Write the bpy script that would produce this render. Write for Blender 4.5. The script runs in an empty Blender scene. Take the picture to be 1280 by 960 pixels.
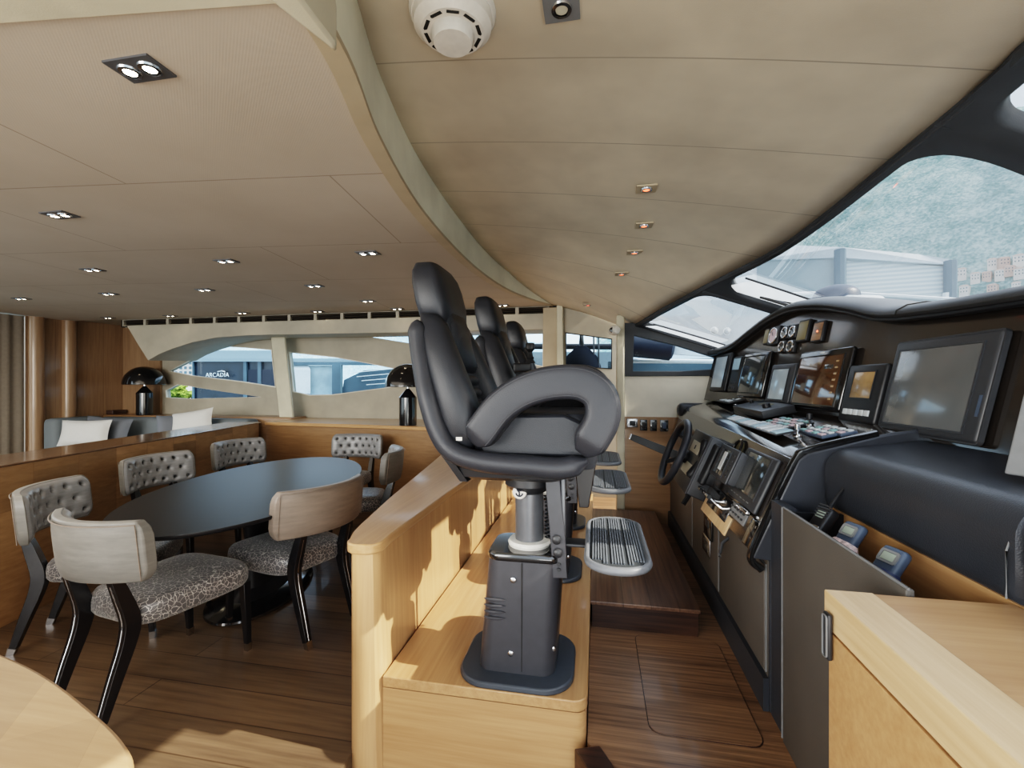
import bpy, bmesh, math, random
from mathutils import Vector, Matrix
from mathutils.geometry import tessellate_polygon
random.seed(7)
PI = math.pi
col = bpy.context.scene.collection
# ------------------------------------------------------------------ camera model
YAW = math.atan(105/560); CA, SA = math.cos(YAW), math.sin(YAW); EYE = 1.45; FPX = 560.0
def ray(u, v):
    x = (u-640)/FPX; z = -(v-480)/FPX
    return Vector((x*CA-SA, x*SA+CA, z))
CAM = Vector((0, 0, EYE))
def atY(u, v, Y): r = ray(u, v); return CAM + r*(Y/r.y)
def atX(u, v, X): r = ray(u, v); return CAM + r*(X/r.x)
def atZ(u, v, Z): r = ray(u, v); return CAM + r*((Z-EYE)/r.z)
def on_surface(u, v, f):            # where a sight line meets f(p)=0, f signed
    r = ray(u, v); a, b = .3, 9.0
    fa = f(CAM+r*a)
    n = 120; prev = a; pv = fa
    for i in range(1, n+1):
        t = a+(b-a)*i/n; c = f(CAM+r*t)
        if (c > 0) != (pv > 0):
            lo, hi = prev, t
            for k in range(30):
                m = (lo+hi)/2
                if (f(CAM+r*m) > 0) == (pv > 0): lo = m
                else: hi = m
            return CAM+r*((lo+hi)/2)
        prev, pv = t, c
    return CAM+r*2
def lerp(a, b, t): return a+(b-a)*t
def interp(xs, ys, x):
    if x <= xs[0]: return ys[0]
    for i in range(len(xs)-1):
        if x <= xs[i+1]:
            t = (x-xs[i])/(xs[i+1]-xs[i]); 
            return ys[i]+(ys[i+1]-ys[i])*t
    return ys[-1]
def catmull(pts, n=8):
    P = [Vector(p) for p in pts]; out = []
    Q = [P[0]*2-P[1]] + P + [P[-1]*2-P[-2]]
    for i in range(1, len(Q)-2):
        p0, p1, p2, p3 = Q[i-1:i+3]
        for k in range(n):
            t = k/n
            out.append(.5*((2*p1)+(p2-p0)*t+(2*p0-5*p1+4*p2-p3)*t*t+(3*p1-p0-3*p2+p3)*t**3))
    out.append(P[-1]); return out
# ------------------------------------------------------------------ materials
MATS = {}
class N:
    def __init__(s, name):
        s.m = bpy.data.materials.new(name); s.m.use_nodes = True; s.t = s.m.node_tree; s.t.nodes.clear()
        s.out = s.t.nodes.new('ShaderNodeOutputMaterial'); s.b = s.t.nodes.new('ShaderNodeBsdfPrincipled')
        s.t.links.new(s.b.outputs[0], s.out.inputs[0]); MATS[name] = s.m
    def n(s, typ, **kw):
        o = s.t.nodes.new(typ)
        for k, v in kw.items():
            if k.startswith('i_'):
                key = k[2:]; key = int(key) if key.isdigit() else key.replace('_', ' ')
                o.inputs[key].default_value = v
            else: setattr(o, k, v)
        return o
    def l(s, a, b): s.t.links.new(a, b)
    def coords(s, scale=(1, 1, 1), rot=(0, 0, 0), kind='Object'):
        tc = s.n('ShaderNodeTexCoord'); mp = s.n('ShaderNodeMapping')
        mp.inputs['Scale'].default_value = scale; mp.inputs['Rotation'].default_value = rot
        s.l(tc.outputs[kind], mp.inputs['Vector']); return mp.outputs[0]
    def noise(s, vec, scale, detail=4, rough=.55):
        o = s.n('ShaderNodeTexNoise'); o.inputs['Scale'].default_value = scale; o.inputs['Detail'].default_value = detail
        o.inputs['Roughness'].default_value = rough; s.l(vec, o.inputs['Vector']); return o
    def ramp(s, fac, stops):
        o = s.n('ShaderNodeValToRGB'); e = o.color_ramp.elements
        while len(e) < len(stops): e.new(.5)
        for i, (p, c) in enumerate(stops): e[i].position = p; e[i].color = (*c, 1)
        s.l(fac, o.inputs[0]); return o.outputs[0]
    def bump(s, h, strength=.2, dist=.01):
        o = s.n('ShaderNodeBump'); o.inputs['Strength'].default_value = strength; o.inputs['Distance'].default_value = dist
        s.l(h, o.inputs['Height']); s.l(o.outputs[0], s.b.inputs['Normal']); return o
    def mixc(s, fac, a, b, mode='MIX'):
        o = s.n('ShaderNodeMix', data_type='RGBA', blend_type=mode)
        if hasattr(fac, 'links'): s.l(fac, o.inputs[0])
        else: o.inputs[0].default_value = fac
        for k, x in ((6, a), (7, b)):
            if hasattr(x, 'links'): s.l(x, o.inputs[k])
            else: o.inputs[k].default_value = (*x, 1)
        return o.outputs[2]
    def math(s, op, a, b=0.0):
        o = s.n('ShaderNodeMath', operation=op)
        for k, x in ((0, a), (1, b)):
            if hasattr(x, 'links'): s.l(x, o.inputs[k])
            else: o.inputs[k].default_value = x
        return o.outputs[0]
    def set(s, color=None, rough=None, metal=None, coat=None, spec=None, em=None, emc=None):
        b = s.b.inputs
        if color is not None:
            if hasattr(color, 'links'): s.l(color, b['Base Color'])
            else: b['Base Color'].default_value = (*color, 1)
        if rough is not None: b['Roughness'].default_value = rough
        if metal is not None: b['Metallic'].default_value = metal
        if coat is not None: b['Coat Weight'].default_value = coat; b['Coat Roughness'].default_value = .08
        if spec is not None: b['Specular IOR Level'].default_value = spec
        if em is not None:
            b['Emission Strength'].default_value = em; b['Emission Color'].default_value = (*(emc or (1, 1, 1)), 1)
        return s.m
def plain(name, c, rough=.5, metal=0, coat=None, var=.06, scale=30, em=None, emc=None, bump=0):
    s = N(name); nz = s.noise(s.coords(), scale, 3)
    hi = tuple(min(1, x*(1+var)) for x in c); lo = tuple(x*(1-var) for x in c)
    s.set(s.ramp(nz.outputs[0], [(.3, lo), (.7, hi)]), rough, metal, coat, em=em, emc=emc)
    if bump: s.bump(nz.outputs[0], bump, .004)
    return s.m
def wood(name, dark, light, rough=.35, axis=0, coat=.25, fine=60, panels=None):
    s = N(name); sc = [fine, fine, fine]; sc[axis] = 2.2
    v = s.coords(tuple(sc)); a = s.noise(v, 1.0, 5, .6)
    sc2 = [5, 5, 5]; sc2[axis] = .6
    b = s.noise(s.coords(tuple(sc2)), 1.0, 3)
    f = s.math('ADD', s.math('MULTIPLY', a.outputs[0], .55), s.math('MULTIPLY', b.outputs[0], .45))
    c = s.ramp(f, [(.36, dark), (.64, light)])
    if panels:
        br = s.n('ShaderNodeTexBrick'); 
        for k, x in dict(Scale=1, Mortar_Size=panels.get('m', .0015), Brick_Width=panels['w'], Row_Height=panels['h'], Bias=0, Mortar_Smooth=.1).items():
            br.inputs[k.replace('_', ' ')].default_value = x
        br.inputs['Color1'].default_value = (*panels.get('c1', (.82, .82, .82)), 1); br.inputs['Color2'].default_value = (*panels.get('c2', (1.1, 1.1, 1.1)), 1)
        br.inputs['Mortar'].default_value = (*panels.get('mc', (.45, .4, .36)), 1); br.offset = .37
        s.l(s.coords((1, 1, 1), panels.get('rot', (0, 0, 0))), br.inputs['Vector'])
        c = s.mixc(1.0, c, br.outputs[0], 'MULTIPLY')
    s.set(c, rough, 0, coat); s.bump(a.outputs[0], .06, .003)
    return s.m
def leather(name, c, rough=.42, grain=260, strength=.25, seam=None, coat=None):
    s = N(name); v = s.coords()
    vo = s.n('ShaderNodeTexVoronoi'); vo.inputs['Scale'].default_value = grain; s.l(v, vo.inputs['Vector'])
    nz = s.noise(v, 3.0, 3)
    cc = s.ramp(nz.outputs[0], [(.3, tuple(x*.88 for x in c)), (.7, tuple(x*1.1 for x in c))])
    if seam:      # straight sewn joints every `period` metres along y
        period, off, wdt, dk = seam
        sp = s.n('ShaderNodeSeparateXYZ'); s.l(v, sp.inputs[0])
        fr = s.math('FRACT', s.math('DIVIDE', s.math('SUBTRACT', sp.outputs[1], off), period))
        ln = s.math('LESS_THAN', fr, wdt/period)
        cc = s.mixc(ln, cc, tuple(x*dk for x in c))
    s.set(cc, rough, 0, coat, spec=.35); s.bump(vo.outputs[0], strength, .002); return s.m
def glassmat(name, tint=(.95, .98, 1), refl=.08):
    s = N(name); s.t.nodes.remove(s.b)
    tr = s.n('ShaderNodeBsdfTransparent'); tr.inputs[0].default_value = (*tint, 1)
    gl = s.n('ShaderNodeBsdfGlossy'); gl.inputs['Roughness'].default_value = .02
    fr = s.n('ShaderNodeFresnel'); fr.inputs[0].default_value = 1.35
    mx = s.n('ShaderNodeMixShader'); s.l(s.math('MULTIPLY', fr.outputs[0], refl/.08*.6), mx.inputs[0]); s.l(tr.outputs[0], mx.inputs[1]); s.l(gl.outputs[0], mx.inputs[2])
    s.l(mx.outputs[0], s.out.inputs[0]); return s.m
M = {}
M['maple'] = wood('maple', (.41, .226, .104), (.54, .328, .163), .3, 0, .3)
M['maple_y'] = wood('maple_along_y', (.41, .226, .104), (.54, .328, .163), .3, 1, .3)
M['maple_z'] = wood('maple_upright', (.41, .226, .104), (.54, .328, .163), .33, 2, .3)
M['dark_top'] = wood('dark_polished_top', (.10, .06, .036), (.19, .12, .075), .25, 1, .5, 40)
M['maple_pale'] = wood('pale_maple', (.55, .36, .19), (.72, .52, .31), .38, 1, .2)
M['oak_floor'] = wood('oak_planks', (.095, .062, .038), (.19, .132, .082), .42, 0, .1, 45, dict(w=2.1, h=.185, m=.003, c1=(.78, .78, .78), c2=(1.15, 1.12, 1.08)))
M['wenge'] = wood('wenge', (.095, .05, .027), (.37, .22, .125), .36, 0, .12, 75)
M['wenge_dark'] = wood('dark_wenge', (.022, .011, .008), (.075, .036, .022), .34, 0, .25, 70)
M['wenge_plank'] = wood('wenge_planks', (.08, .042, .027), (.20, .115, .073), .3, 1, .3, 60, dict(w=2.0, h=.14, m=.002, rot=(0, 0, PI/2)))
M['teak_panel'] = wood('panel_veneer', (.235, .135, .066), (.345, .205, .105), .35, 0, .25, 40)
M['bulkhead_wood'] = wood('bulkhead_veneer', (.26, .165, .097), (.37, .245, .147), .34, 2, .3, 35, dict(w=40, h=.62, m=.002, rot=(0, PI/2, 0)))
M['blockwood'] = wood('block_veneer', (.285, .165, .08), (.41, .255, .135), .35, 1, .25, 40, dict(w=.34, h=.075, m=.0006, rot=(PI/2, 0, PI/2), c1=(.66, .66, .66), c2=(1.18, 1.15, 1.12), mc=(.7, .65, .6)))
M['table_wood'] = wood('plank_top', (.36, .215, .105), (.49, .32, .175), .42, 0, .12, 40, dict(w=.62, h=.16, m=.0004, c1=(.85, .85, .85), c2=(1.08, 1.06, 1.04), rot=(0, 0, .9), mc=(.85, .8, .75)))
M['leather'] = leather('slate_leather', (.026, .028, .034), .36, 330, .22)
M['leather_soft'] = leather('soft_slate_leather', (.034, .036, .043), .38, 330, .22)
M['dash_leather'] = leather('dash_leather', (.045, .049, .058), .34, 300, .2)
M['brow_leather'] = leather('brow_leather', (.042, .043, .045), .5, 200, .2)
M['dash_panel'] = leather('taupe_panel_leather', (.105, .096, .086), .5, 300, .15)
M['frame_leather'] = leather('window_frame_leather', (.05, .055, .062), .5, 300, .15)
M['cream_ceiling'] = leather('cream_ceiling_leather', (.575, .505, .40), .5, 240, .08, (.52, 1.46, .006, .62))
M['cream'] = leather('cream_leather', (.60, .56, .44), .5, 240, .08)
def mk_strip():
    s = N('translucent_strip'); s.t.nodes.remove(s.b); d = s.n('ShaderNodeBsdfDiffuse'); t = s.n('ShaderNodeBsdfTranslucent'); nz = s.noise(s.coords(), 8); c = s.ramp(nz.outputs[0], [(.3, (.42, .46, .50)), (.7, (.50, .54, .58))])
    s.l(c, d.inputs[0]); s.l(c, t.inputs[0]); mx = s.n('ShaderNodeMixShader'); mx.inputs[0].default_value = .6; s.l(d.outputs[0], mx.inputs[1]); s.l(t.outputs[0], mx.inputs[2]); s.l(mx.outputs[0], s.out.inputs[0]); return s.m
M['strip_pale'] = mk_strip()
M['fascia_cream'] = leather('fascia_cream_leather', (.76, .75, .62), .5, 240, .06)
M['cream_wall'] = leather('cream_wall_leather', (.41, .375, .305), .55, 240, .06)
M['beige_edge'] = leather('beige_edge_leather', (.46, .38, .27), .55, 240, .06)
M['white_panel'] = leather('white_panel_leather', (.74, .70, .60), .5, 240, .05)
def mk_ceiling():
    s = N('ribbed_ceiling_fabric'); v = s.coords()
    wv = s.n('ShaderNodeTexWave', wave_type='BANDS', bands_direction='DIAGONAL'); wv.inputs['Scale'].default_value = 60; s.l(v, wv.inputs['Vector'])
    nz = s.noise(v, 1.5, 4)
    c = s.ramp(nz.outputs[0], [(.3, (.475, .41, .335)), (.7, (.53, .465, .39))])
    c = s.mixc(s.math('MULTIPLY', wv.outputs[0], .10), c, (.34, .27, .21))
    br = s.n('ShaderNodeTexBrick'); br.offset = .5
    for k, x in {'Scale': 1, 'Mortar Size': .004, 'Brick Width': 1.9, 'Row Height': .93, 'Mortar Smooth': .2}.items(): br.inputs[k].default_value = x
    br.inputs['Color1'].default_value = (1, 1, 1, 1); br.inputs['Color2'].default_value = (1, 1, 1, 1); br.inputs['Mortar'].default_value = (.66, .62, .58, 1)
    s.l(s.coords((1, 1, 1), (0, 0, -.10)), br.inputs['Vector'])
    c = s.mixc(1.0, c, br.outputs[0], 'MULTIPLY'); s.set(c, .8); s.bump(wv.outputs[0], .08, .001); return s.m
M['ribbed'] = mk_ceiling()
def mk_crackle():
    s = N('crackle_seat_fabric'); v = s.coords()
    wp = s.noise(v, 14, 2); mix = s.n('ShaderNodeVectorMath', operation='MULTIPLY_ADD'); mix.inputs[1].default_value = (.05, .05, .05)
    s.l(wp.outputs[1], mix.inputs[0]); s.l(v, mix.inputs[2])
    vo = s.n('ShaderNodeTexVoronoi', feature='DISTANCE_TO_EDGE'); vo.inputs['Scale'].default_value = 50; s.l(mix.outputs[0], vo.inputs['Vector'])
    c = s.ramp(vo.outputs[0], [(.022, (.46, .43, .40)), (.055, (.075, .072, .075))])
    s.set(c, .38, 0, .1); s.bump(vo.outputs[0], .2, .002); s.b.inputs['Sheen Weight'].default_value = .3; return s.m
M['crackle'] = mk_crackle()
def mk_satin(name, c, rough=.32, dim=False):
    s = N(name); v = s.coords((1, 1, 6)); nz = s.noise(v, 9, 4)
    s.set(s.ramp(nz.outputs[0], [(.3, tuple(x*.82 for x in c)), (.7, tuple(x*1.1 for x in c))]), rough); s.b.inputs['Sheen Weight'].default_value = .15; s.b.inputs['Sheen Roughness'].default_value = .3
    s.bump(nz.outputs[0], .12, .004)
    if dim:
        g = s.n('ShaderNodeNewGeometry'); rp = s.ramp(g.outputs['Pointiness'], [(.43, (.10, .10, .11)), (.495, (1, 1, 1))]); lk = s.b.inputs['Base Color'].links[0].from_socket; s.l(s.mixc(1.0, lk, rp, 'MULTIPLY'), s.b.inputs['Base Color'])  # tuft hollows darkened: crease shade put into the colour
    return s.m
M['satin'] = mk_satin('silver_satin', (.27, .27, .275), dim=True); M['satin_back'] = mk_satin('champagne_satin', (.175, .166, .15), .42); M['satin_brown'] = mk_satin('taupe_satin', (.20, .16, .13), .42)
def mk_carbon():
    s = N('carbon_weave'); v = s.coords((1, 1, 1), (.0, .5, .6))
    w1 = s.n('ShaderNodeTexWave', wave_type='BANDS', bands_direction='DIAGONAL'); w1.inputs['Scale'].default_value = 60; s.l(v, w1.inputs['Vector'])
    c = s.ramp(w1.outputs[0], [(.3, (.012, .010, .009)), (.7, (.042, .034, .028))]); s.set(c, .22, 0, .6); return s.m
M['carbon'] = mk_carbon()
M['black_gloss'] = plain('black_lacquer', (.012, .012, .013), .12, coat=.6)
M['brown_gloss'] = plain('brown_black_lacquer', (.03, .024, .02), .12, coat=.7)
M['black_satin'] = plain('black_satin_wood', (.016, .016, .018), .36); M['black_satin'].node_tree.nodes['Principled BSDF'].inputs['Specular IOR Level'].default_value = .3
M['black_leg'] = plain('black_leg_lacquer', (.010, .010, .012), .25, coat=.3)
M['black_plastic'] = plain('black_plastic', (.022, .023, .026), .4)
M['grey_plastic'] = plain('grey_plastic', (.045, .048, .054), .42)
M['mid_grey'] = plain('mid_grey_plastic', (.19, .195, .20), .45)
M['pedestal'] = plain('pedestal_grey', (.045, .046, .053), .36)
M['pedestal_base'] = plain('pedestal_base_blue_grey', (.05, .06, .075), .38)
M['grey_metal'] = plain('grey_painted_metal', (.12, .125, .135), .35, .3)
M['steel'] = plain('brushed_steel', (.55, .55, .56), .22, 1.0)
M['chrome'] = plain('chrome', (.8, .8, .82), .08, 1.0)
M['white_plastic'] = plain('white_plastic', (.72, .69, .63), .4)
M['offwhite'] = plain('cream_plate', (.55, .52, .42), .45)
M['tread'] = plain('tread_rubber', (.12, .135, .155), .55)
M['tread_dark'] = plain('tread_dark_rubber', (.04, .045, .05), .6)
M['rim_grey'] = plain('footrest_rim', (.15, .16, .175), .45, bump=.1)
M['calf_brown'] = plain('dark_brown_panel', (.012, .008, .007), .4)
M['screen_grey'] = plain('screen_pale_grey', (.26, .31, .34), .14, coat=.4, scale=3, var=.25, em=.06, emc=(.6, .75, .85))
M['screen_dark'] = plain('screen_dark', (.05, .055, .055), .1, coat=.5, scale=3, var=.3)
M['screen_monitor'] = plain('screen_monitor_grey', (.075, .08, .08), .16, coat=.4, scale=2, var=.3, em=.02)
M['screen_brown'] = plain('screen_brown', (.085, .04, .018), .08, coat=.6, scale=4, var=.4)
M['screen_amber'] = plain('screen_amber', (.32, .21, .10), .2, coat=.3, scale=8, var=.3)
M['key_white'] = plain('key_white', (.62, .66, .68), .4); M['key_blue'] = plain('key_blue', (.32, .47, .55), .4)
M['key_pink'] = plain('key_pink', (.55, .42, .45), .4); M['key_teal'] = plain('key_teal', (.25, .45, .45), .4); M['olive'] = plain('olive_dial', (.18, .15, .075), .35)
M['red_led'] = plain('red_led', (.8, .15, .1), .3, em=2.2, emc=(1, .14, .06)); M['warm_led'] = plain('warm_led', (1, .9, .7), .3, em=22, emc=(1, .83, .6))
M['grey_fabric'] = plain('blue_grey_upholstery', (.17, .195, .21), .8, bump=.2, scale=200); M['white_fabric'] = plain('white_linen', (.62, .62, .60), .85, bump=.3, scale=150)
M['dk_fabric'] = plain('slate_linen', (.15, .165, .19), .8, bump=.3, scale=150)
M['curtain'] = plain('taupe_curtain', (.22, .19, .155), .85); M['vent'] = plain('vent_bronze', (.10, .08, .06), .4, .4); M['vent_dark'] = plain('vent_shadow', (.012, .011, .01), .8)
M['bag_black'] = plain('bag_black', (.006, .008, .013), .9); M['bag_black'].node_tree.nodes['Principled BSDF'].inputs['Specular IOR Level'].default_value = .03
M['navy'] = plain('navy_bag', (.02, .03, .075), .5, bump=.2); M['phone_blue'] = plain('phone_grey_blue', (.065, .09, .135), .4); M['lcd'] = plain('lcd_green_grey', (.30, .35, .30), .25); M['red_white'] = plain('printed_wrap', (.55, .42, .40), .4, scale=60, var=.6)
M['glass'] = glassmat('clear_glass'); M['tinted'] = glassmat('tinted_glass', (.66, .80, .90), .02)
M['boat_white'] = plain('boat_white', (.74, .79, .83), .3); M['yacht_grey'] = plain('yacht_grey', (.42, .50, .56), .35); M['yacht_blue'] = plain('yacht_steel_blue', (.13, .20, .26), .3)
M['boat_grey'] = plain('boat_grey', (.24, .31, .36), .4); M['boat_dark'] = plain('boat_dark_glass', (.012, .022, .036), .25, var=.5, scale=2); M['boat_blue'] = plain('boat_steel_blue', (.07, .115, .15), .35, var=.3, scale=2); M['boat_pale'] = plain('boat_pale_blue', (.36, .46, .52), .4, var=.2, scale=3)
M['fender'] = plain('navy_fender', (.008, .012, .026), .5); M['blind'] = None
def mk_blind():
    s = N('striped_blind'); v = s.coords(); w = s.n('ShaderNodeTexWave', wave_type='BANDS', bands_direction='Z'); w.inputs['Scale'].default_value = 3.2; s.l(v, w.inputs['Vector'])
    s.set(s.ramp(w.outputs[0], [(.3, (.62, .70, .74)), (.7, (.82, .88, .90))]), .5); return s.m
M['blind'] = mk_blind(); M['blind_grey'] = plain('grey_blind', (.40, .48, .52), .5)
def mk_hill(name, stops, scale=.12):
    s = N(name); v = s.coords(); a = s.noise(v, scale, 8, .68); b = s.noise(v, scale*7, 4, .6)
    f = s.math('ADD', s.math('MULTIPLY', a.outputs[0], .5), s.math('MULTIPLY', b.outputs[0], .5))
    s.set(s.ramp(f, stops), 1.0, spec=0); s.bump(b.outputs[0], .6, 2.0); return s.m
M['hill'] = mk_hill('hazy_wooded_hill', [(.40, (.20, .33, .33)), (.5, (.36, .48, .48)), (.60, (.56, .65, .62))], .2)  # pale stops: distance haze put into the hill colour
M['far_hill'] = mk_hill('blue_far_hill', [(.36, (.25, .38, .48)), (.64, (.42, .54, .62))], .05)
M['water'] = plain('harbour_water', (.10, .18, .22), .12); M['house'] = plain('pale_house', (.80, .72, .66), .8); M['house_b'] = plain('terracotta_house', (.68, .50, .42), .8); M['leafy'] = mk_hill('quay_foliage', [(.4, (.10, .17, .03)), (.6, (.45, .55, .12))], 4)
# ------------------------------------------------------------------ mesh building
class MB:
    def __init__(s): s.v = []; s.f = []
    def add(s, vs, fs, mat=None):
        k = len(s.v)
        s.v += [(mat @ Vector(p)) if mat else Vector(p) for p in vs]; s.f += [tuple(i+k for i in f) for f in fs]; return s
    def box(s, c, d, mat=None, taper=1.0):
        x, y, z = [q/2 for q in d]; cx, cy, cz = c; t = taper
        vs = [(cx-x, cy-y, cz-z), (cx+x, cy-y, cz-z), (cx+x, cy+y, cz-z), (cx-x, cy+y, cz-z), (cx-x*t, cy-y*t, cz+z), (cx+x*t, cy-y*t, cz+z), (cx+x*t, cy+y*t, cz+z), (cx-x*t, cy+y*t, cz+z)]
        return s.add(vs, [(3, 2, 1, 0), (4, 5, 6, 7), (0, 1, 5, 4), (1, 2, 6, 5), (2, 3, 7, 6), (3, 0, 4, 7)], mat)
    def loft(s, rings, caps=True, closed=True, loop=False):
        n = len(rings[0]); vs = [p for r in rings for p in r]; fs = []
        m = len(rings)
        for i in range(m if loop else m-1):
            j = (i+1) % m
            for k in range(n if closed else n-1):
                l = (k+1) % n; fs.append((i*n+k, i*n+l, j*n+l, j*n+k))
        if caps and not loop: fs.append(tuple(range(n))[::-1]); fs.append(tuple((m-1)*n+k for k in range(n)))
        return s.add(vs, fs)
    def prism(s, poly, fn, a, b):          # polygon in 2D, fn(p, t) -> 3D
        return s.loft([[fn(p, a) for p in poly], [fn(p, b) for p in poly]])
    def lathe(s, prof, c=(0, 0, 0), n=28, mat=None, caps=True):
        rings = []
        for r, z in prof:
            ring = [Vector((c[0]+r*math.cos(2*PI*k/n), c[1]+r*math.sin(2*PI*k/n), c[2]+z)) for k in range(n)]
            rings.append([mat @ p for p in ring] if mat else ring)
        return s.loft(rings, caps)
    def tube(s, path, r, n=10, up=(0, 0, 1), rx=None, sq=2.0, caps=True, loop=False):
        P = [Vector(p) for p in path]; rings = []; m = len(P); up = Vector(up)
        for i, p in enumerate(P):
            a = P[i-1] if (i > 0 or loop) else P[0]; b = P[(i+1) % m] if (i < m-1 or loop) else P[-1]
            t = (b-a).normalized(); sx = t.cross(up)
            if sx.length < 1e-4: sx = t.cross(Vector((1, 0, 0)))
            sx.normalize(); sy = sx.cross(t).normalized()
            ra = r[i] if isinstance(r, (list, tuple)) else r
            rb = (rx[i] if isinstance(rx, (list, tuple)) else rx) if rx is not None else ra
            ring = []
            for k in range(n):
                q = 2*PI*k/n+PI/n; cc, ss = math.cos(q), math.sin(q); e = 2/sq
                ring.append(p+sx*(rb*math.copysign(abs(cc)**e, cc))+sy*(ra*math.copysign(abs(ss)**e, ss)))
            rings.append(ring)
        return s.loft(rings, caps, loop=loop)
    def rbox(s, c, d, r=.01, mat=None, seg=3):
        bm = bmesh.new(); bmesh.ops.create_cube(bm, size=1.0)
        for v in bm.verts: v.co = Vector((v.co.x*d[0], v.co.y*d[1], v.co.z*d[2]))
        bmesh.ops.bevel(bm, geom=bm.edges[:], offset=min(r, min(d)*.49), segments=seg, profile=.5, affect='EDGES')
        bm.verts.index_update(); vs = [v.co+Vector(c) for v in bm.verts]; fs = [tuple(v.index for v in f.verts) for f in bm.faces]; bm.free()
        return s.add(vs, fs, mat)
    def plate(s, outer, holes, fn, a, b):   # polygon with holes, both faces and rims
        loops = [outer]+holes
        flat = [p for lp in loops for p in lp]; n = len(flat)
        tri = tessellate_polygon([[Vector((p[0], p[1], 0)) for p in lp] for lp in loops])
        vs = [fn(p, a) for p in flat]+[fn(p, b) for p in flat]; fs = [tuple(t) for t in tri]+[tuple(i+n for i in t)[::-1] for t in tri]
        k = 0
        for lp in loops:
            m = len(lp)
            for i in range(m): j = (i+1) % m; fs.append((k+i, k+j, k+j+n, k+i+n))
            k += m
        return s.add(vs, fs)
def obj(name, mb, m, parent=None, smooth=True, ang=40, bev=0, sub=0, off=None):
    me = bpy.data.meshes.new(name); me.from_pydata([tuple(p) for p in mb.v], [], mb.f)
    bm = bmesh.new(); bm.from_mesh(me); bmesh.ops.recalc_face_normals(bm, faces=bm.faces[:]); bm.to_mesh(me); bm.free()
    if smooth:
        for p in me.polygons: p.use_smooth = True
        me.set_sharp_from_angle(angle=math.radians(ang))
    me.materials.append(M[m] if isinstance(m, str) else m)
    o = bpy.data.objects.new(name, me); col.objects.link(o)
    if parent:
        o.parent = parent
        if parent.get('_w') and off is None: o.location = -Vector(parent['_w'])
        elif off: o.location = off
    if bev:
        b = o.modifiers.new('bevel', 'BEVEL'); b.width = bev; b.segments = 2; b.limit_method = 'ANGLE'; b.angle_limit = math.radians(35)
    if sub: q = o.modifiers.new('sub', 'SUBSURF'); q.levels = sub; q.render_levels = sub
    return o
def tag(o, label, cat, group=None, kind=None):
    o['label'] = label; o['category'] = cat
    if group: o['group'] = group
    if kind: o['kind'] = kind
    return o
def thing(name, label, cat, loc=(0, 0, 0), rot=None, group=None, world=False):
    o = bpy.data.objects.new(name, None); col.objects.link(o); o.empty_display_size = .05; o.location = loc
    if rot is not None:
        if isinstance(rot, Matrix): o.rotation_euler = rot.to_euler()
        else: o.rotation_euler = (0, 0, rot)
    if world: o['_w'] = tuple(loc)
    return tag(o, label, cat, group)
def struct(name, mb, m, parent=None, **kw):
    o = obj(name, mb, m, parent, **kw)
    if not parent: o['kind'] = 'structure'
    return o
def dup(root, loc, rotz=None, label=None):
    r = root.copy(); col.objects.link(r); r.location = loc
    if rotz is not None: r.rotation_euler = (0, 0, rotz)
    if label: r['label'] = label
    for ch in list(root.children):
        c = ch.copy(); col.objects.link(c); c.parent = r
        for g in list(ch.children): d = g.copy(); col.objects.link(d); d.parent = c
    return r
def frame(origin, right, up):              # right/up/normal axes
    x = Vector(right).normalized(); z = x.cross(Vector(up)).normalized(); y = z.cross(x)
    m = Matrix((x, y, z)).transposed(); return m
def rrect(w, h, r, n=5):
    pts = []
    for cx, cy, a0 in ((w/2-r, h/2-r, 0), (-w/2+r, h/2-r, PI/2), (-w/2+r, -h/2+r, PI), (w/2-r, -h/2+r, 1.5*PI)):
        for k in range(n+1): a = a0+PI/2*k/n; pts.append((cx+r*math.cos(a), cy+r*math.sin(a)))
    return pts
ZP, ZH = .306, .166     # seat platform top, helm floor
# ================================================================== SETTING
struct('floor', MB().prism([(-7.5, -2.0), (-.945, -2.0), (-.945, 1.66), (.9, 1.66), (.9, 6.4), (-7.5, 6.4)], lambda p, t: Vector((p[0], p[1], t)), -.2, 0), 'oak_floor', smooth=False)
struct('floor_passage', MB().box((.6, -.17, -.15), (3.08, 3.66, .1)), 'oak_floor', smooth=False)   # lower walkway in front of the seat platform
# helm floor (raised one step) with its access hatch
mb = MB().box((1.0, 2.2, ZH/2), (2.1, 4.2, ZH)); 
hf = struct('floor_helm', MB().prism([(-.03, 1.63), (.08, 1.46), (.36, 1.0), (.36, -.6), (2.1, -.6), (2.1, 5.2), (-.03, 5.2)], lambda p, t: Vector((p[0], p[1], t)), -.099, ZH), 'wenge', smooth=False)
hat = [(p[0]+.393, p[1]+2.045) for p in rrect(.40, .67, .05)]
h = obj('floor_hatch', MB().prism(hat, lambda p, t: Vector((p[0], p[1], t)), ZH-.01, ZH+.0025), 'wenge_dark', smooth=False, bev=.001); tag(h, 'flush dark wood hatch set in the helm floor in front of the step', 'hatch')
hat2 = [(p[0]*.985+.393, p[1]*.99+2.045) for p in rrect(.40, .67, .05)]
obj('hatch_panel', MB().prism(hat2, lambda p, t: Vector((p[0], p[1], t)), ZH, ZH+.004), 'wenge', h, smooth=False)
nos = obj('step_nosing', MB().prism([(-.075, 1.585), (.012, 1.615), (.385, .99), (.30, .96)], lambda p, t: Vector((p[0], p[1], t)), -.099, ZH+.006), 'wenge_dark', bev=.004); tag(nos, 'dark wood nosing at the edge of the helm floor beside the seat platform', 'step nosing')
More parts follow.
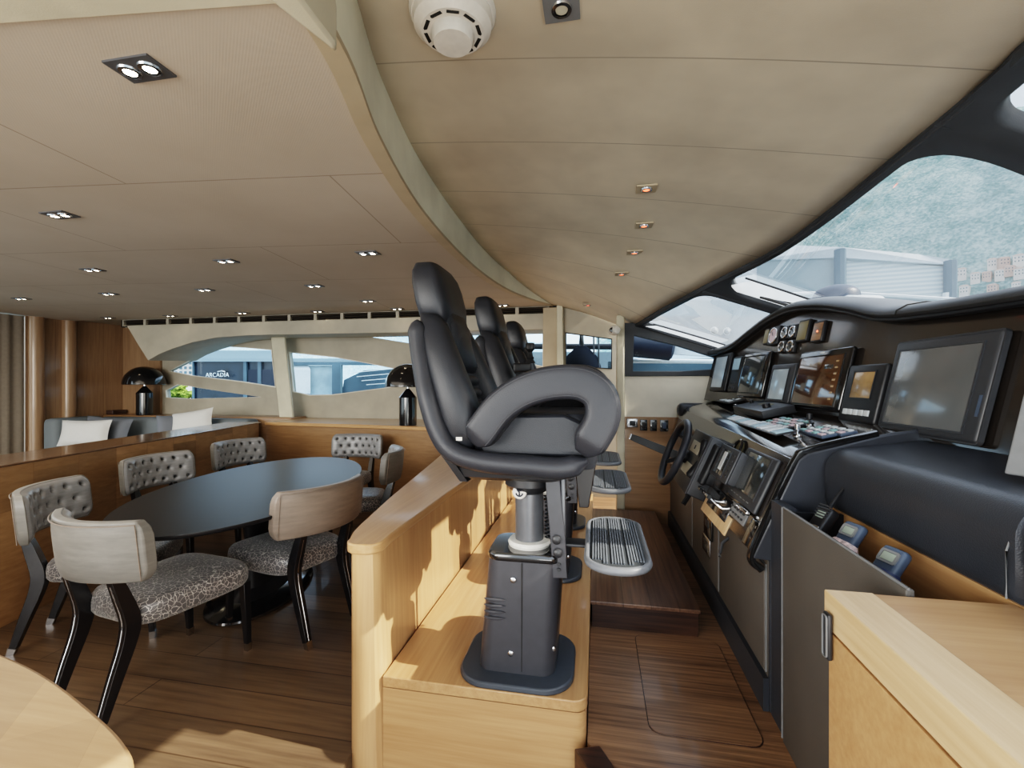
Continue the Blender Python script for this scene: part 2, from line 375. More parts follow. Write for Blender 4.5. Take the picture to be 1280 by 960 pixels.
# step box between seats and console
st = thing('floor_step', 'dark plank topped step along the foot of the helm console', 'step', (.25, 3.4, ZH), world=True)
obj('riser', MB().box((.245, 3.3, (ZH+ZP-.02)/2), (.53, 1.78, ZP-.02-ZH)), 'wenge_dark', st, smooth=False)
obj('tread', MB().box((.245, 3.3, ZP-.01), (.55, 1.80, .02)), 'wenge_plank', st, smooth=False, bev=.003)
# seat platform
pl = [(-.822, 1.63)] + [(-.08+.05*math.cos(a), 1.68+.05*math.sin(a)) for a in [-PI/2+PI/2*k/6 for k in range(7)]] + [(-.03, 4.75), (-.822, 4.75)]
sp = thing('seat_platform', 'pale maple platform carrying the row of helm seats', 'platform', (-.43, 1.63, 0), world=True)
obj('platform_top', MB().prism(pl, lambda p, t: Vector((p[0], p[1], t)), ZP-.042, ZP), 'maple_y', sp, bev=.004)
pl2 = [(min(x, -.034) if x > -.5 else x, max(y, 1.634)) for x, y in pl]
obj('platform_base', MB().prism(pl2, lambda p, t: Vector((p[0], p[1] if (t > 0 or p[1] < 3) else 1.75, t)), -.099, ZP-.045), 'maple', sp)
# dividing wall behind the seats: nearly upright inner side, broad curved cap
dw = thing('dividing_wall', 'low curved maple wall between dining area and helm seats', 'partition', (-.95, 2.5, 0), world=True)
ys = [1.63+.1*i for i in range(32)]
def leftx(y): return interp([1.63, 1.75, 2.3, 3.47, 4.8], [-.955, -1.0, -1.10, -1.28, -1.5], y)
cap_poly = []
for k in range(9): a = PI + PI*k/8; cap_poly.append((-.90+.062*math.cos(a), 1.66+.06*math.sin(a)))
inner = [(-.845, y) for y in ys[1:]]; outer = [(leftx(y), y) for y in ys[1:]][::-1]
ring = cap_poly+inner+outer
obj('wall_body', MB().loft([[Vector((x+.018 if x > -.87 else x, y, -.099 if y < 1.655 else .001)) for x, y in ring], [Vector((x, y, .795)) for x, y in ring]]), 'maple_z', dw, ang=30)
ring2 = [(x+(.012 if x > -.9 else -.012), y-(.012 if y < 1.68 else 0)) for x, y in ring]
obj('wall_cap', MB().loft([[Vector((x, y, .79)) for x, y in ring2], [Vector((x, y, .83)) for x, y in ring2]]), 'maple_y', dw, bev=.006, ang=30)
# -------------------------------------------------------- ceilings
SX = [-1.2, -.62, -.674, -.784, -.885, -.925, -.915, -.84, -.70, -.497]; SY = [-1.6, .6, 1.095, 1.507, 2.11, 2.8, 3.49, 4.15, 4.65, 5.15]
soff = [Vector((x, y, 0)) for x, y in zip(SX[1:], SY[1:])]
sc = catmull(soff, 6)
sc = [p for p in sc]
def soffx(y): return interp([p.y for p in sc], [p.x for p in sc], y)
ceil_poly = [(p.x, p.y) for p in sc if p.y >= .93] + [(-7.5, 5.15), (-7.5, .22)]
tess = MB().prism(ceil_poly, lambda p, t: Vector((p[0], p[1], t)), 2.35, 2.40)
struct('ceiling', tess, 'ribbed', smooth=False)
struct('ceiling_near', MB().prism([(-.655, .94), (-7.5, .22), (-7.5, -1.8), (-.66, -1.8)], lambda p, t: Vector((p[0], p[1], t)), 2.343, 2.395), 'cream', smooth=False)
# cockpit ceiling: ruled surface between fascia line and windscreen header
EY = [-.6, .2, .55, .9, 1.34, 1.53, 2.1, 2.54, 2.94, 3.285, 3.51, 3.9, 4.28, 5.16]
EX = [.1, .45, .75, .93, 1.05, 1.10, 1.127, 1.108, 1.043, .863, .706, .52, .357, .30]
EZ = [1.95, 2.05, 2.15, 2.24, 2.30, 2.32, 2.32, 2.29, 2.25, 2.19, 2.13, 2.065, 2.0, 2.08]
ec = catmull([Vector((x, y, z)) for x, y, z in zip(EX, EY, EZ)], 5)
def edge(y): 
    Y = [p.y for p in ec]; return interp(Y, [p.x for p in ec], y), interp(Y, [p.z for p in ec], y)
LY = [-.6, 2.2, 3.0, 4.2, 5.16]; LZ = [2.56, 2.585, 2.575, 2.52, 2.353]
def leftz(y): return interp(LY, LZ, y)
def ceilz(x, y):
    ex, ez = edge(y); lx = soffx(y) if y > .6 else -.62; s = max(0, min(1, (x-lx)/(ex-lx))); z0 = leftz(y)
    return z0+(ez-z0)*(.55*s+.45*s*s)
rows = []
for i in range(61):
    y = -.6+5.76*i/60; ex, ez = edge(y); lx = soffx(y) if y > .6 else -.62
    rows.append([Vector((lerp(lx, ex, k/14), y, ceilz(lerp(lx, ex, k/14), y))) for k in range(15)])
mb = MB(); n = 15
mb.add([p for r in rows for p in r], [(i*n+k, (i+1)*n+k, (i+1)*n+k+1, i*n+k+1) for i in range(60) for k in range(14)])
co = struct('ceiling_helm', mb, 'cream_ceiling', ang=80)
so = co.modifiers.new('solid', 'SOLIDIFY'); so.thickness = .03; so.offset = -1
if True:   # keep the thickness above the visible face
    co.data.flip_normals() if co.data.polygons[0].normal.z > 0 else None
# fascia between the two ceilings: pale upright band and beige bottom lip
fy = [.6+4.55*i/70 for i in range(71)]
band = [[Vector((soffx(y), y, 2.345+.0)), Vector((soffx(y)+.012, y, 2.345)), Vector((soffx(y)+.012, y, leftz(y)+.02)), Vector((soffx(y), y, leftz(y)+.02))] for y in fy]
struct('trim_1', MB().loft(band), 'fascia_cream', ang=50)
lip = [[Vector((soffx(y)-.05*min(1, (5.15-y)/1.2)-.004, y, 2.349)), Vector((soffx(y)-.047*min(1, (5.15-y)/1.2)-.004, y, 2.338)), Vector((soffx(y)+.014, y, 2.338)), Vector((soffx(y)+.014, y, 2.356))] for y in fy]
struct('trim_2', MB().loft(lip), 'beige_edge', ang=50)
# lower cream beam end over the camera
beam = [(-.615, .985), (-.60, .955), (-.60, .5), (-.64, -.5), (-.80, -.5), (-.705, .62), (-.66, .84)]
struct('trim_3', MB().prism(beam, lambda p, t: Vector((p[0], p[1], t)), 2.245, 2.36), 'cream', bev=.008)
# -------------------------------------------------------- port side of the saloon
YW = 5.9; YF = 5.15
fn = lambda p, t: Vector((p[0], t, p[1]))
def poly(pts, Y): return [((q := atY(u, v, Y)).x, q.z) for u, v in pts]
W1 = [(211, 464), (236, 451), (255, 441.5), (277, 432), (308, 434), (340, 437), (345, 484.5), (305, 478), (241, 470)]
W2 = [(207, 488), (222, 480.5), (240, 483), (283, 490), (327, 496.3), (240, 498.7), (208, 497)]
W3 = [(361, 439.5), (420, 446), (460, 453.5), (496, 461), (541, 473), (495, 483.5), (416, 494), (387.5, 494.8), (366, 490)]
W4 = [(452, 418), (560, 414.5), (680, 412), (680, 459), (600, 443.5), (515, 429.5), (456, 420)]
WP = [poly(w, YW) for w in (W1, W2, W3, W4)]
outer = [(-7.45, .9), (-.47, .9), (-.47, 2.45), (-7.45, 2.45)]
struct('wall_port_wood', MB().box(((-7.4+atY(203, 480, YW).x)/2, YW-.02, 1.62), (atY(203, 480, YW).x+7.4, .03, 1.44)), 'bulkhead_wood', smooth=False)
struct('wall_port', MB().plate(outer, WP, fn, YW, YW+.08), 'cream_wall', smooth=False)
for i, w in enumerate(WP):
    cx = sum(p[0] for p in w)/len(w); cz = sum(p[1] for p in w)/len(w)
    fr = MB().plate(w, [[(cx+(x-cx)*.985-(.0 if 1 else 0), cz+(z-cz)*.955) for x, z in w]], fn, YW-.006, YW+.02)
    f = struct('window_%d' % (i+1), fr, 'white_panel', smooth=False)
    g = obj('pane', MB().add([fn(p, YW+.05) for p in w], [tuple(range(len(w)))]), 'tinted', f, smooth=False)
# wall below window, behind the counter
struct('wall_port_low', MB().box((-3.7, YW+.04, .45), (7.4, .08, .9)), 'cream_wall', smooth=False)
# fascia with arched lower edge, and vent strip above
FL = [(160, 410), (172, 430), (185, 450.5), (200, 442), (215, 436), (240, 428), (270, 422), (310, 419), (340, 418.3), (450, 416.5), (560, 414.5), (697, 411)]
fpts = poly(FL, YF); FZ = 2.262
fas = fpts + [(fpts[-1][0], FZ), (fpts[0][0]-.02, FZ)]
struct('trim_4', MB().plate(fas, [], fn, YF, YF+.06), 'cream_wall', smooth=False, bev=.006)
struct('trim_5', MB().loft([[Vector((x, YF+.05, z)), Vector((x, YW, z+.03)), Vector((x, YW, z+.05)), Vector((x, YF+.05, z+.02))] for x, z in fpts[2:]]), 'cream_wall', ang=60)
struct('ceiling_port', MB().box((-3.7, (YF+YW)/2+.05, 2.40), (7.6, YW-YF+.3, .05)), 'cream_wall', smooth=False)
struct('trim_6', MB().box((-3.55, YF+.11, 2.31), (6.2, .02, .1)), 'vent_dark', smooth=False)
x0 = atY(152, 400, YF).x; x1 = atY(686, 400, YF).x; nv = 16; wv = (x1-x0)/nv
vent0 = None; word = ['first', 'second', 'third', 'fourth', 'fifth', 'sixth', 'seventh', 'eighth']
for i in range(nv):
    lab = ('%s air grille from the aft end of the ceiling strip' % word[i]) if i < 8 else ('%s air grille from the helm end of the ceiling strip' % word[nv-1-i])
    if vent0 is None:
        v = thing('air_vent', lab, 'air vent', (x0+wv*(i+.5), YF+.03, 2.305), group='air grilles along the ceiling edge'); vent0 = v
        fr_ = MB().plate([(-wv/2, -.044), (wv/2, -.044), (wv/2, .044), (-wv/2, .044)], [[(-wv/2+.02, -.038), (wv/2-.02, -.038), (wv/2-.02, .038), (-wv/2+.02, .038)]], fn, -.02, .02)
        obj('vent_frame', fr_, 'cream_wall', v, smooth=False)
        for k in range(3): obj('louvre', MB().box((0, .01, -.024+.024*k), (wv-.04, .03, .006), Matrix.Rotation(.5, 4, 'X')), 'vent', v, smooth=False)
    else: dup(vent0, (x0+wv*(i+.5), YF+.03, 2.305), label=lab)
# raked pillar between the saloon windows
p0a, p0b = atY(338, 418, 5.6), atY(349, 522, 5.6); p1a, p1b = atY(355, 418, 5.6), atY(366, 522, 5.6); p2a, p2b = atY(359, 418, 5.6), atY(370, 522, 5.6)
struct('trim_7', MB().loft([[p0b, p1b, p1b+Vector((0, .04, 0)), p0b+Vector((0, .04, 0))], [p0a, p1a, p1a+Vector((0, .04, 0)), p0a+Vector((0, .04, 0))]]), 'cream', bev=.01)
# aft bulkhead, curtain
XB = -7.4
struct('wall_aft', MB().box((XB-.05, 5.5, 1.2), (.1, 1.75, 2.4)), 'bulkhead_wood', smooth=False)
for yy in (4.74, 5.12): struct('trim_8', MB().lathe([(.085, 0), (.085, 2.35)], (XB+.0, yy, 0), 20), 'bulkhead_wood')
wavy = [Vector((XB+.02+.012*math.sin(k*1.1), 3.2+1.4*k/60, 0)) for k in range(61)]
cu = obj('curtain', MB().loft([wavy, [p+Vector((0, 0, 2.34)) for p in wavy]], caps=False, closed=False), 'curtain', ang=80); tag(cu, 'taupe curtain hanging at the far left beside the wooden bulkhead', 'curtain')
# counter along the port side
ct = thing('sideboard', 'long maple sideboard under the saloon windows', 'sideboard', (-2.5, 5.3, 0), world=True)
fe = catmull([(-4.22, 5.11, 0), (-3.6, 5.05, 0), (-2.74, 4.97, 0), (-1.87, 4.83, 0), (-1.0, 4.72, 0), (-.86, 4.74, 0), (-.84, 4.9, 0)], 6)
tp = [(p.x, p.y) for p in fe] + [(-.84, 5.88), (-4.22, 5.88)]
obj('top', MB().prism(tp, lambda p, t: Vector((p[0], p[1], t)), .915, .96), 'maple', ct, bev=.008)
tb = [(p.x, p.y+.035) for p in fe[:-2]] + [(-.87, 5.86), (-4.22, 5.86)]
obj('carcass', MB().prism(tb, lambda p, t: Vector((p[0], p[1], t)), .001, .915), 'teak_panel', ct)
# partition with blockwood front, dark polished top
D = Vector((-.236, .972, 0)); NN = Vector((-.972, -.236, 0)); P0 = Vector((-3.48, 2.06, 0))
def pp(s, w): q = P0+D*s+NN*w; return (q.x, q.y)
pa = thing('half_height_partition', 'half height partition of block veneer behind the dining chairs', 'partition', (P0.x, P0.y, 0), world=True)
R4 = [(-2.2, 0), (3.0, 0), (3.0, .42), (-2.2, .42)]
obj('body', MB().loft([[Vector((*pp(s, w), z)) for s, w in R4] for z in (.001, .952)]), 'blockwood', pa, smooth=False)
R5 = [(-2.2, -.002), (3.07, -.002), (3.07, .43), (-2.2, .43)]
obj('top', MB().loft([[Vector((*pp(s, w), z)) for s, w in R5] for z in (.952, .965)]), 'dark_top', pa, bev=.004)
# -------------------------------------------------------- helm port side: door, pillar, bulkhead
YD = 5.18; YP = 4.29
DW = [(707, 415.5), (765, 423.5), (765, 461.5), (707, 458)]
dwp = poly(DW, YD)
wl = [(atY(697, 400, YD).x, .12), (.34, .12), (.34, atY(785, 406, YD).z-.04), atY(697, 396, YD).xz[:], ] if False else [(-.42, .12), (.40, .12), (.40, 2.25), (-.42, 2.38)]
struct('wall_helm_port', MB().plate(wl, [dwp], fn, YD, YD+.06), 'cream_wall', smooth=False)
d = struct('door_1', MB().plate([(x, z) for x, z in dwp], [[(lerp(x, (dwp[0][0]+dwp[1][0])/2, .035), lerp(z, (dwp[0][1]+dwp[2][1])/2, .05)) for x, z in dwp]], fn, YD-.012, YD+.03), 'black_satin', smooth=False)
obj('pane', MB().add([fn(p, YD+.02) for p in dwp], [(0, 1, 2, 3)]), 'tinted', d, smooth=False)
struct('trim_9', MB().box((-.405, YD-.02, 1.22), (.07, .12, 2.30)), 'cream', bev=.01)
struct('trim_14', MB().box((-.52, YD-.02, 1.62), (.16, .05, 1.42)), 'beige_edge', bev=.006)
a_ = atY(771, 400, YP); b_ = atY(780, 400, YP)
struct('trim_10', MB().rbox(((a_.x+b_.x)/2, YP, 1.18), (b_.x-a_.x+.01, .07, 1.82), .015), 'cream')
# cream panel, wood panel, dark side window frame
xl = atY(780, 470, YP).x; xr = 1.75
cz0 = atY(800, 521, YP).z; cz1 = atY(800, 469, YP).z
struct('wall_side', MB().box(((xl+xr)/2, YP+.03, (cz0+cz1)/2), (xr-xl, .06, cz1-cz0)), 'white_panel', smooth=False)
struct('wall_side_low', MB().box(((xl+xr)/2-.02, YP+.03, cz0/2+.05), (xr-xl+.04, .06, cz0-.1)), 'teak_panel', smooth=False)
FO = [(778, 406), (797, 405), (902, 441), (1000, 478), (1000, 470), (778, 470.5)]; FI = [(793, 419.5), (850, 433.5), (905, 452), (960, 466), (893, 461), (793, 463.5)]
FO = [(777.5, 405), (797, 404), (1010, 470), (1010, 468), (778, 470.5)]
FO = [(777.5, 404), (797, 403.5), (860, 424), (902, 440), (1010, 481), (902, 470), (778, 470.5)]
FI = [(792.5, 419.5), (845, 432), (900, 449.5), (930, 459), (900, 461), (850, 464), (791, 464)]
wfo, wfi = poly(FO, YP), poly(FI, YP)
w5 = struct('window_5', MB().plate(wfo, [wfi], fn, YP-.02, YP+.05), 'frame_leather', smooth=False, bev=.006)
obj('pane', MB().add([fn(p, YP+.03) for p in wfi], [tuple(range(len(wfi)))]), 'tinted', w5, smooth=False)
# -------------------------------------------------------- windscreen
def topc(Y): x, z = edge(Y); return Vector((x, Y, z+.005))
def botc(Y): 
    b = interp([-.6, .3, 1.2, 2.3, 3.4, 4.2], [1.7, 2.1, 2.5, 2.6, 2.45, 1.95], Y); z = interp([-.6, .4, 1.2, 2.4, 3.3, 4.25], [1.38, 1.40, 1.48, 1.5, 1.47, 1.40], Y)
    return Vector((b, Y-.1*(Y-2.3)*.6, z))
def ws(Y, s): 
    a, b = topc(Y), botc(Y); p = a.lerp(b, s); p.z += .03*math.sin(PI*s); return p
def cell(name, y0, y1, hole, m, rk=.55):      # frame with a rounded opening, in (Y, s)
    cy, cs = (y0+y1)/2, .5; hx, hy = (y1-y0)/2, .5
    n = 10
    def loop(q):
        a0, a1, s0, s1, r = q; out = []
        ry, rs = r*(a1-a0), r*(s1-s0)*rk
        for (yc, sc_, t) in ((a1-ry, s1-rs, 0), (a0+ry, s1-rs, 1), (a0+ry, s0+rs, 2), (a1-ry, s0+rs, 3)):
            for k in range(9): ang = PI/2*(t+k/8); out.append((yc+ry*math.cos(ang), sc_+rs*math.sin(ang)))
        dense = []
        for i in range(len(out)):
            p, q2 = out[i], out[(i+1) % len(out)]; m_ = 8 if abs(p[0]-q2[0])+abs(p[1]-q2[1]) > .15 else 1
            for k in range(m_): dense.append((lerp(p[0], q2[0], k/m_), lerp(p[1], q2[1], k/m_)))
        return dense
    inn = loop(hole); c = ((hole[0]+hole[1])/2, (hole[2]+hole[3])/2); outr = []
    for p in inn:
        dy, ds = p[0]-c[0], p[1]-c[1]; k = 1e9
        if abs(dy) > 1e-6: k = min(k, ((y1-c[0]) if dy > 0 else (y0-c[0]))/dy)
        if abs(ds) > 1e-6: k = min(k, ((1-c[1]) if ds > 0 else (0-c[1]))/ds)
        outr.append((c[0]+dy*k, c[1]+ds*k))
    dn = Vector((-.008, 0, -.02))
    r_in = [ws(*p) for p in inn]; r_out = [ws(*p) for p in outr]
    mid = [ws(lerp(a[0], b[0], .12), lerp(a[1], b[1], .12))+dn for a, b in zip(inn, outr)]
    f = struct(name, MB().loft([[p+Vector((.02, 0, .03)) for p in r_in], [p+dn*.4 for p in r_in], mid, [p+dn for p in r_out], [p+Vector((.02, 0, .03)) for p in r_out]], caps=False), m, ang=70)
    k = len(inn); cv = ws(*c)
    g = []
    y_0, y_1, s_0, s_1 = hole[:4]
    gm = MB(); nn = 10
    gm.add([ws(lerp(y_0-.02, y_1+.02, i/nn), lerp(s_0-.02, s_1+.02, j/nn))+Vector((.01, 0, .02)) for i in range(nn+1) for j in range(nn+1)], [(i*(nn+1)+j, (i+1)*(nn+1)+j, (i+1)*(nn+1)+j+1, i*(nn+1)+j+1) for i in range(nn) for j in range(nn)])
    obj('pane', gm, 'glass', f); return f
wa = cell('window_6', 3.44, 4.28, (3.475, 4.255, .03, .96, .10), 'frame_leather')
wb = cell('window_7', 1.71, 3.44, (1.80, 3.405, .03, .97, .11), 'frame_leather', 1.4)
cell('window_8', .0, 1.71, (.12, 1.62, .05, .96, .07), 'frame_leather', .8)
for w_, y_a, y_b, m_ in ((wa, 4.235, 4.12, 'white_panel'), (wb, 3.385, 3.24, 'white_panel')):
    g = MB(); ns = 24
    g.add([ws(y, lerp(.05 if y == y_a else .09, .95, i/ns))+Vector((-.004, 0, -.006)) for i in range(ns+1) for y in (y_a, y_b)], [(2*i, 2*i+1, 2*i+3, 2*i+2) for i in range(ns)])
    obj('pale_strip', g, 'strip_pale', w_); obj('strip_edge', MB().tube([ws(y_b-.005, lerp(.06, .95, i/ns))+Vector((-.006, 0, -.008)) for i in range(ns+1)], .007, 6), 'black_plastic', w_)  # pale translucent band with a dark edge along the pane
# dark rim where the ceiling meets the windscreen
hd = [Vector((edge(y)[0]+.012, y, edge(y)[1]-.004)) for y in [0+4.28*i/60 for i in range(61)]]
struct('trim_11', MB().tube(hd, .022, 8, rx=.018), 'frame_leather')
# dash deck in front of the windscreen, and starboard closing pieces out of view
# ================================================================== HELM SEATS
SB = Vector((-.31, 1.83, ZP))
def L(u, v, Y=1.56): return atY(u, v, Y)-SB
def mirror_pair(build, name, m, root, **kw):
    for s in (1, -1):
        obj(name, build(s), m, root, **kw)
def make_seat():
    t = thing('helm_chair', 'nearest black leather helm seat on its grey pedestal', 'helm seat', SB, group='helm seats on the maple platform')
    U = []   # parts that ride on the column
    # pedestal
    obj('base_plate', MB().prism(rrect(.455, .40, .12, 7), lambda p, z: Vector((p[0]*(1 if z < .02 else .985), p[1]*(1 if z < .02 else .985), z)), .001, .024), 'pedestal_base', t, bev=.006)
    def sh(z):
        k = z/.485; w = lerp(.305, .292, k); d = lerp(.25, .235, k); ox = lerp(.0, .035, k)
        return [Vector((x+ox, y, z)) for x, y in rrect(w, d, .055, 5)]
    shr = obj('pedestal_cover', MB().loft([sh(z) for z in (.024, .05, .15, .3, .42, .455)]), 'pedestal', t)
    obj('cover_seam', MB().box((.028, -.1215, .24), (.003, .006, .42), Matrix.Rotation(.0, 4, 'Y')), 'vent_dark', shr, smooth=False)
    for k in range(4):
        z = .235+.024*k
        obj('rib', MB().tube([(x, -.122-.004*math.sin(PI*(x+.125)/.1), z+.004*math.sin(20*x)) for x in [-.122+.0125*j for j in range(8)]], [.001, .005, .006, .006, .006, .005, .003, .001], 8), 'pedestal', shr)
    for (x, z) in ((-.005, .385), (-.015, .10), (.145, .12)):
        y = -.126 if x < .1 else -.10
        obj('screw', MB().lathe([(.0, -.004), (.011, -.004), (.011, .002), (.007, .004), (0, .004)], n=16, mat=Matrix.Translation((x, y, z)) @ Matrix.Rotation(PI/2, 4, 'X')), 'steel', shr)
    obj('pedestal_top', MB().loft([[Vector((x*f+.035, y*f, z)) for x, y in rrect(.297, .245, .055, 5)] for f, z in ((1, .455), (1.02, .462), (1.02, .476), (.97, .486))]), 'black_gloss', t)
    obj('collar', MB().lathe([(.058, .486), (.085, .486), (.088, .497), (.082, .508), (.058, .510)], (.04, 0, 0), 32), 'white_plastic', t)
    obj('column', MB().lathe([(.058, .49), (.058, .73)], (.04, 0, 0), 32), 'grey_metal', t)
    U.append(obj('column_flange', MB().lathe([(.058, .70), (.075, .71), (.10, .735), (.10, .79)], (.04, 0, 0), 32), 'black_plastic', t))
    bd = obj('maker_badge', MB().lathe([(0, 0), (.028, 0), (.028, .006), (.024, .01), (0, .01)], n=28, mat=Matrix.Translation((.012, -.072, .715)) @ Matrix.Rotation(PI/2, 4, 'X')), 'white_plastic', t); U.append(bd)
    emb = MB().tube([(.002, -.084, .727), (.012, -.084, .715), (.012, -.084, .702)], .003, 6)
    emb.tube([(.012+.013*math.cos(a), -.084, .712+.012*math.sin(a)) for a in [PI+PI*k/8 for k in range(9)]], .003, 6)
    emb.tube([(.004, -.084, .722), (.022, -.084, .722)], .003, 6)
    obj('anchor_emblem', emb, 'fender', bd)
    # spring and footrest arm
    sp_ = [(.125+.022*math.cos(k*.7), .03+.022*math.sin(k*.7), .50+.0018*k) for k in range(100)]
    U.append(obj('spring', MB().tube(sp_, .004, 6), 'black_plastic', t))
    ar = obj('footrest_arm', MB().tube([(.145, -.10, .80), (.150, -.10, .72), (.165, -.10, .56), (.175, -.10, .40)], .014, 4, up=(0, 1, 0), rx=.032, sq=6), 'pedestal', t, bev=.003, ang=30); U.append(ar)
    for z in (.55, .50): obj('bolt', MB().lathe([(0, 0), (.017, 0), (.017, .01), (.012, .014), (0, .014)], n=18, mat=Matrix.Translation((.162+(.55-z)*.1, -.116, z)) @ Matrix.Rotation(PI/2, 4, 'X')), 'black_plastic', ar)
    for z in (.455, .435): obj('bolt', MB().lathe([(0, 0), (.007, 0), (.007, .006), (0, .006)], n=12, mat=Matrix.Translation((.17, -.115, z)) @ Matrix.Rotation(PI/2, 4, 'X')), 'black_plastic', ar)
    U.append(obj('arm_brace', MB().rbox((.185, -.085, .64), (.018, .03, .34), .004, Matrix.Identity(4)), 'grey_metal', t))
    fr = obj('footrest', MB().loft([[Vector((.385+x*f, -.03+y*f2, z)) for x, y in rrect(.235, .60, .11, 8)] for f, f2, z in ((.86, .93, .512), (.97, .985, .515), (1, 1, .526), (.97, .985, .537), (.90, .95, .541), (.84, .92, .534))], caps=True), 'rim_grey', t, ang=70); U.append(fr)
    obj('tread', MB().prism(rrect(.188, .55, .08, 8), lambda p, z: Vector((.385+p[0], -.03+p[1], z)), .531, .538), 'tread_dark', fr)
    for k in range(19):
        x = -.085+.00945*k; hl = .255 if abs(x) < .05 else .225
        if k in (6, 12): continue
        obj('tread_ridge', MB().box((.385+x, -.03, .540), (.0055, 2*hl, .006)), 'tread', fr, smooth=False)
    obj('footrest_bracket', MB().rbox((.235, -.06, .523), (.13, .075, .012), .003), 'black_plastic', fr)
    cpn = [atY(u, v, 1.96)-SB for u, v in ((716, 562), (748, 562), (746, 575), (736, 634), (724, 634))]
    U.append(obj('calf_panel', MB().loft([[Vector((p.x, .12, p.z)) for p in cpn], [Vector((p.x, .14, p.z)) for p in cpn]]), 'calf_brown', t, smooth=False, bev=.004))
    # seat pan and rims
    U.append(obj('seat_pan', MB().loft([[Vector((x+.0, y, z)) for x, y in rrect(w, d, .06, 5)] for w, d, z in ((.36, .40, .785), (.42, .46, .80), (.44, .48, .835))]), 'black_plastic', t))
    rim = catmull([(-.365, 0, 1.39), (-.352, 0, 1.30), (-.31, 0, 1.13), (-.262, 0, .98), (-.20, 0, .90), (-.09, 0, .866), (.08, 0, .855), (.20, 0, .852), (.28, 0, .88)], 6)
    def rimb(s):
        n = len(rim); rr = [.006+.032*min(1, (k/3)**.5)*min(1, (n-1-k)/4+.2) for k in range(n)]
        return MB().tube([p+Vector((0, s*interp([-.37, -.3, -.2, .3], [.205, .262, .272, .262], p.x), 0)) for p in rim], rr, 12, up=(0, 1, 0), rx=[r*1.0 for r in rr])
    for s in (1, -1): U.append(obj('shell_rim', rimb(s), 'leather_soft', t))
    # hard back shell
    rings = []
    for x, z, w in ((-.375, 1.38, .19), (-.365, 1.28, .24), (-.335, 1.13, .262), (-.30, 1.0, .268), (-.25, .88, .255), (-.19, .78, .22)):
        rings.append([Vector((x-.035*(1-(k/8-1)**2) if k <= 16 else 0, w*(k/8-1), z)) for k in range(17)]+[Vector((x+.03, w*(1-k/8), z)) for k in range(17)])
    U.append(obj('back_shell', MB().loft(rings), 'black_plastic', t))
    # seat cushion
    def cush(z, f, x0=-.24, x1=.315, w=.215): return [Vector(((x0+x1)/2+x*f, y*f, z)) for x, y in rrect((x1-x0), 2*w, .07, 6)]
    U.append(obj('seat_cushion', MB().loft([cush(.835, .97), cush(.86, 1), cush(.99, 1), cush(1.02, .985), cush(1.036, .95), cush(1.04, .88)]), 'leather', t))
    # back cushion, bolsters, ribs, headrest : leaning loft
    def spine(z): return interp([.80, .95, 1.1, 1.25, 1.4, 1.5, 1.66], [-.20, -.24, -.28, -.318, -.355, -.375, -.39], z)
    rings = []
    for z, w, th in ((.93, .12, .06), (.95, .135, .075), (1.1, .135, .085), (1.22, .13, .09), (1.3, .125, .10), (1.38, .125, .11), (1.42, .12, .09)):
        rings.append([Vector((spine(z)+.005+th/2+th/2*math.copysign(abs(math.cos(a))**.5, math.cos(a)), w*math.copysign(abs(math.sin(a))**.5, math.sin(a)), z)) for a in [2*PI*k/28 for k in range(28)]])
    bc = obj('back_cushion', MB().loft(rings), 'leather_soft', t); U.append(bc)
    for k in range(5):
        z = 1.0+.052*k
        obj('lumbar_roll', MB().tube([(spine(z)+.075+.006*(1-abs(y)/.1), y, z) for y in (-.118, -.10, -.05, 0, .05, .10, .118)], [.006, .018, .025, .026, .025, .018, .006], 12), 'leather', bc)
    for s in (1, -1):
        rings = []
        zs = [.885, .90, .95, 1.02, 1.1, 1.18, 1.26, 1.33, 1.38, 1.415, 1.425]
        W = [.03, .05, .066, .073, .074, .07, .064, .055, .046, .034, .015]; T = [.03, .07, .105, .115, .11, .10, .09, .08, .07, .05, .02]; YC = [.205, .205, .208, .21, .21, .207, .2, .188, .172, .158, .15]
        for z, w, th, yc in zip(zs, W, T, YC):
            x0 = spine(z)-.01
            rings.append([Vector((x0+th*(.95+.95*math.copysign(abs(math.cos(a))**.75, math.cos(a)))*.75+.012*s*0, s*yc+w*math.copysign(abs(math.sin(a))**.75, math.sin(a))+.0, z)) for a in [2*PI*k/24 for k in range(24)]])
        U.append(obj('side_bolster', MB().loft(rings), 'leather', t, ang=75))
    rings = []
    for z, w, x0, x1 in ((1.375, .12, -.36, -.27), (1.39, .152, -.385, -.258), (1.47, .168, -.408, -.262), (1.55, .165, -.424, -.282), (1.60, .155, -.426, -.30), (1.632, .132, -.418, -.322), (1.645, .085, -.40, -.345)):
        xm, hx = (x0+x1)/2, (x1-x0)/2
        rings.append([Vector((xm+hx*math.copysign(abs(math.cos(a))**.45, math.cos(a)), w*math.copysign(abs(math.sin(a))**.45, math.sin(a)), z)) for a in [2*PI*k/40 for k in range(40)]])
    hr = obj('headrest', MB().loft(rings), 'leather', t, ang=60); U.append(hr)
    rings = []   # neck pad running down into the back between the bolsters
    for z, w, x1 in ((1.19, .10, -.205), (1.22, .108, -.19), (1.30, .12, -.215), (1.38, .14, -.24), (1.43, .15, -.255)):
        rings.append([Vector((spine(z)+.05+(x1-spine(z)-.05)*max(0, math.cos(a))**.5, w*math.sin(a), z)) for a in [2*PI*k/32 for k in range(32)]])
    U.append(obj('neck_pad', MB().loft(rings), 'leather', t, ang=75))
    # padded arm loops
    cp = [L(592, 552), L(606, 536), L(628, 508), L(656, 489), L(690, 479), L(726, 479), L(749, 494), L(753, 520), L(742, 544), L(727, 566)]
    cp = [Vector((p.x, 0, p.z)) for p in catmull(cp, 5)]
